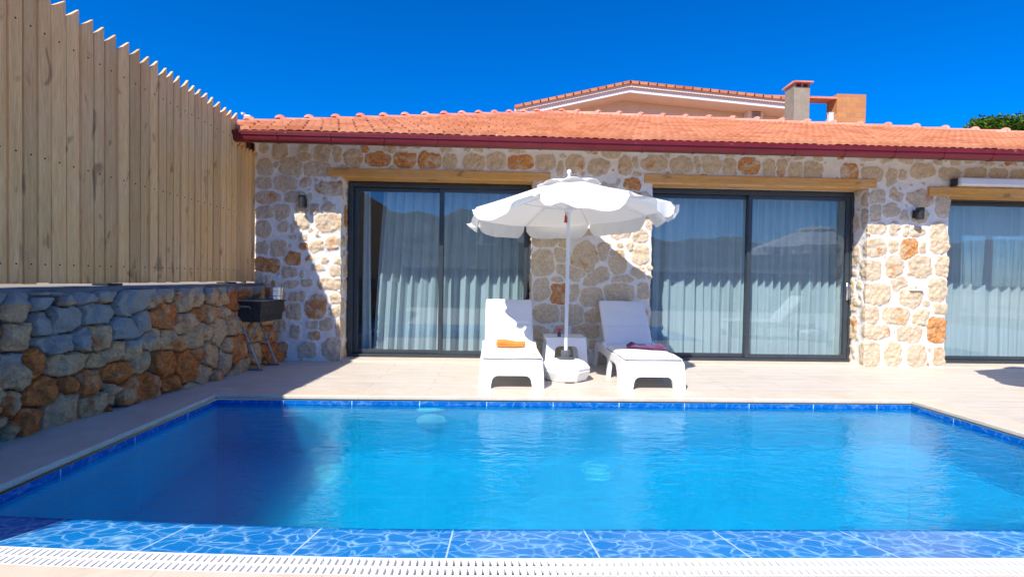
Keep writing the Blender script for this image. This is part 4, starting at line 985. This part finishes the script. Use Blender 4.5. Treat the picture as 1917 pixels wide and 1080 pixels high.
c = P_(1410, 214, UY+.6); mb = MB(); mb.box(c[0]-.22, c[0]+.22, UY+.45, UY+.71, c[1]-.2, c[1]+.06, .01); ac = up(mb.build('air_conditioner', M['white_plastic']))
mb = MB()
for k in range(5): mb.box(c[0]-.12, c[0]+.14, UY+.44, UY+.449, c[1]-.16+k*.04, c[1]-.14+k*.04)
mb.build('vent_grille', M['grey_plastic'], ac)
br_ = empty('brick_frame', (9.5, 15.2, 0)); tag(br_, 'unfinished orange brick wall with an open window gap behind the chimney', 'brick wall')
q = lambda px, py: P_(px, py, 15.)
mb = MB(); a = q(1568, 176); c = q(1620, 240); mb.box(a[0], c[0], 15, 15.5, 2, a[1], .005); loc_to(mb.build('pier', M['brick']), br_)
mb = MB(); a = q(1455, 178); c = q(1568, 185); mb.box(a[0]-.5, c[0]-.003, 15.02, 15.45, c[1]-.0, a[1]-.0); loc_to(mb.build('beam', M['ridge']), br_)
a = q(1478, 186); e = q(1440, 232); f_ = q(1508, 190); mb = MB(); mb.prism([(e[0], 2), e, a, (f_[0]-.15, a[1]), (f_[0]-.15, 2)], 15.01, 15.4, 'y'); loc_to(mb.build('stepped_pier', M['brick']), br_)
e = q(1550, 232); a = q(1567, 212); mb = MB(); mb.prism([(e[0], 2), e, a, (a[0], 2)], 15.01, 15.4, 'y'); loc_to(mb.build('sill_pier', M['brick']), br_)
a = q(1536, 220); mb = MB(); mb.box(a[0], a[0]+.13, 14.6, 14.7, 2.5, a[1], .004); mb.box(a[0]-.01, a[0]+.14, 14.59, 14.71, a[1], a[1]+.02); o = mb.build('vent_pipe', M['white_plastic']); tag(o, 'short white square vent post in the brick gap', 'vent')

# antenna above the left roof corner
a = on_y(462, 226, 8.2); an = empty('roof_antenna', (a.x, 8.2, rz(8.2)+.0-1.2)); tag(an, 'tiny white antenna on a thin mast over the left roof corner', 'antenna')
hh = a.z-an.location.z
mb = MB(); mb.tube([(0, 0, 0), (0, 0, hh+.07)], .011, 8); mb.build('mast', M['white_metal'], an)
mb = MB(); mb.tube([(-.05, 0, hh+.075), (.05, 0, hh+.07)], .014, 8); mb.lathe([(.001, 0), (.03, .005), (.034, .03), (.001, .035)], (-.055, 0, hh+.085), 10); mb.build('dish', M['white_plastic'], an, True)
# black floodlight below the eave end
a = on_y(469, 275, 6.62); fl_ = empty('flood_light', (a.x, 6.62, a.z)); tag(fl_, 'small black box lamp under the eave behind the short pickets', 'flood light')
mb = MB(); mb.box(-.035, .035, -.05, .03, -.06, .05, .008); mb.build('housing', M['black'], fl_)
mb = MB(); mb.tube([(0, 0, .05), (0, .02, .10), (.08, .02, .13)], .01, 8); mb.build('bracket', M['black'], fl_)

# ------------------------------------------------------------------ foliage
def leaf_cloud(centers, n, size, seed):
    r_ = random.Random(seed); mb = MB()
    for _ in range(n):
        cx_, cy_, cz_, rad = r_.choice(centers)
        while True:
            d = Vector((r_.uniform(-1, 1), r_.uniform(-1, 1), r_.uniform(-1, 1)))
            if .25 < d.length < 1: break
        p = Vector((cx_, cy_, cz_))+Vector((d.x, d.y, d.z*.8))*rad
        a = Vector((r_.uniform(-1, 1), r_.uniform(-1, 1), r_.uniform(-.6, .6))).normalized(); nrm = Vector((r_.uniform(-.8, .8), r_.uniform(-.8, .8), 1)).normalized()
        s_ = a.cross(nrm).normalized(); sz_ = size*r_.uniform(.6, 1.3)
        mb.add([p, p+a*sz_*.5+s_*sz_*.28, p+a*sz_, p+a*sz_*.5-s_*sz_*.28], [(0, 1, 2, 3)], min(1, max(0, r_.gauss(.45, .25))))
    return mb
def tree(name, x, y, zb, ztop, rad, lab, cat, n, size, seed, nc=14):
    r_ = random.Random(seed); t = empty(name, (x, y, zb)); tag(t, lab, cat)
    hgt = ztop-zb; zc_ = hgt-rad*.8; mb = MB(); mb.tube([(0, 0, 0), (.05*rad, 0, zc_*.5), (-.03*rad, .05, zc_)], [rad*.10, rad*.075, rad*.05], 10)
    cen = []
    for k in range(nc):
        a = r_.uniform(0, 6.28); q = r_.uniform(.1, .75)*rad; c_ = (math.cos(a)*q, math.sin(a)*q, zc_+r_.uniform(-.35, .45)*rad*(1-.4*q/rad), rad*r_.uniform(.25, .42)); cen.append(c_)
        mb.tube([(0, 0, zc_*.6), (c_[0]*.5, c_[1]*.5, zc_*.8), c_[:3]], [rad*.04, rad*.025, rad*.01], 6)
    mb.build('trunk', M['trunk'], t, True); leaf_cloud(cen, n, size, seed).build('crown', M['leaf'], t)
c = on_y(1850, 216, 19); tree('leafy_tree', c.x+.15, 19, 0, c.z+.25, 1.5, 'bright green leafy tree behind the villa roof, right of the brick wall', 'tree', 9000, .15, 3, 18)
c = on_y(1925, 228, 21); tree('leafy_tree', c.x+1.1, 21, 0, c.z+.35, 1.5, 'green tree cut by the right edge of the photo above the roof', 'tree', 7000, .15, 8, 16)
c = on_y(481, 330, 9.5); tree('garden_shrub', c.x-.25, 9.5, 0, c.z+.25, .55, 'green shrub glimpsed between the fence end and the villa wall', 'shrub', 1800, .09, 12, 10)
print('stones', len(S_FAC), len(RS))
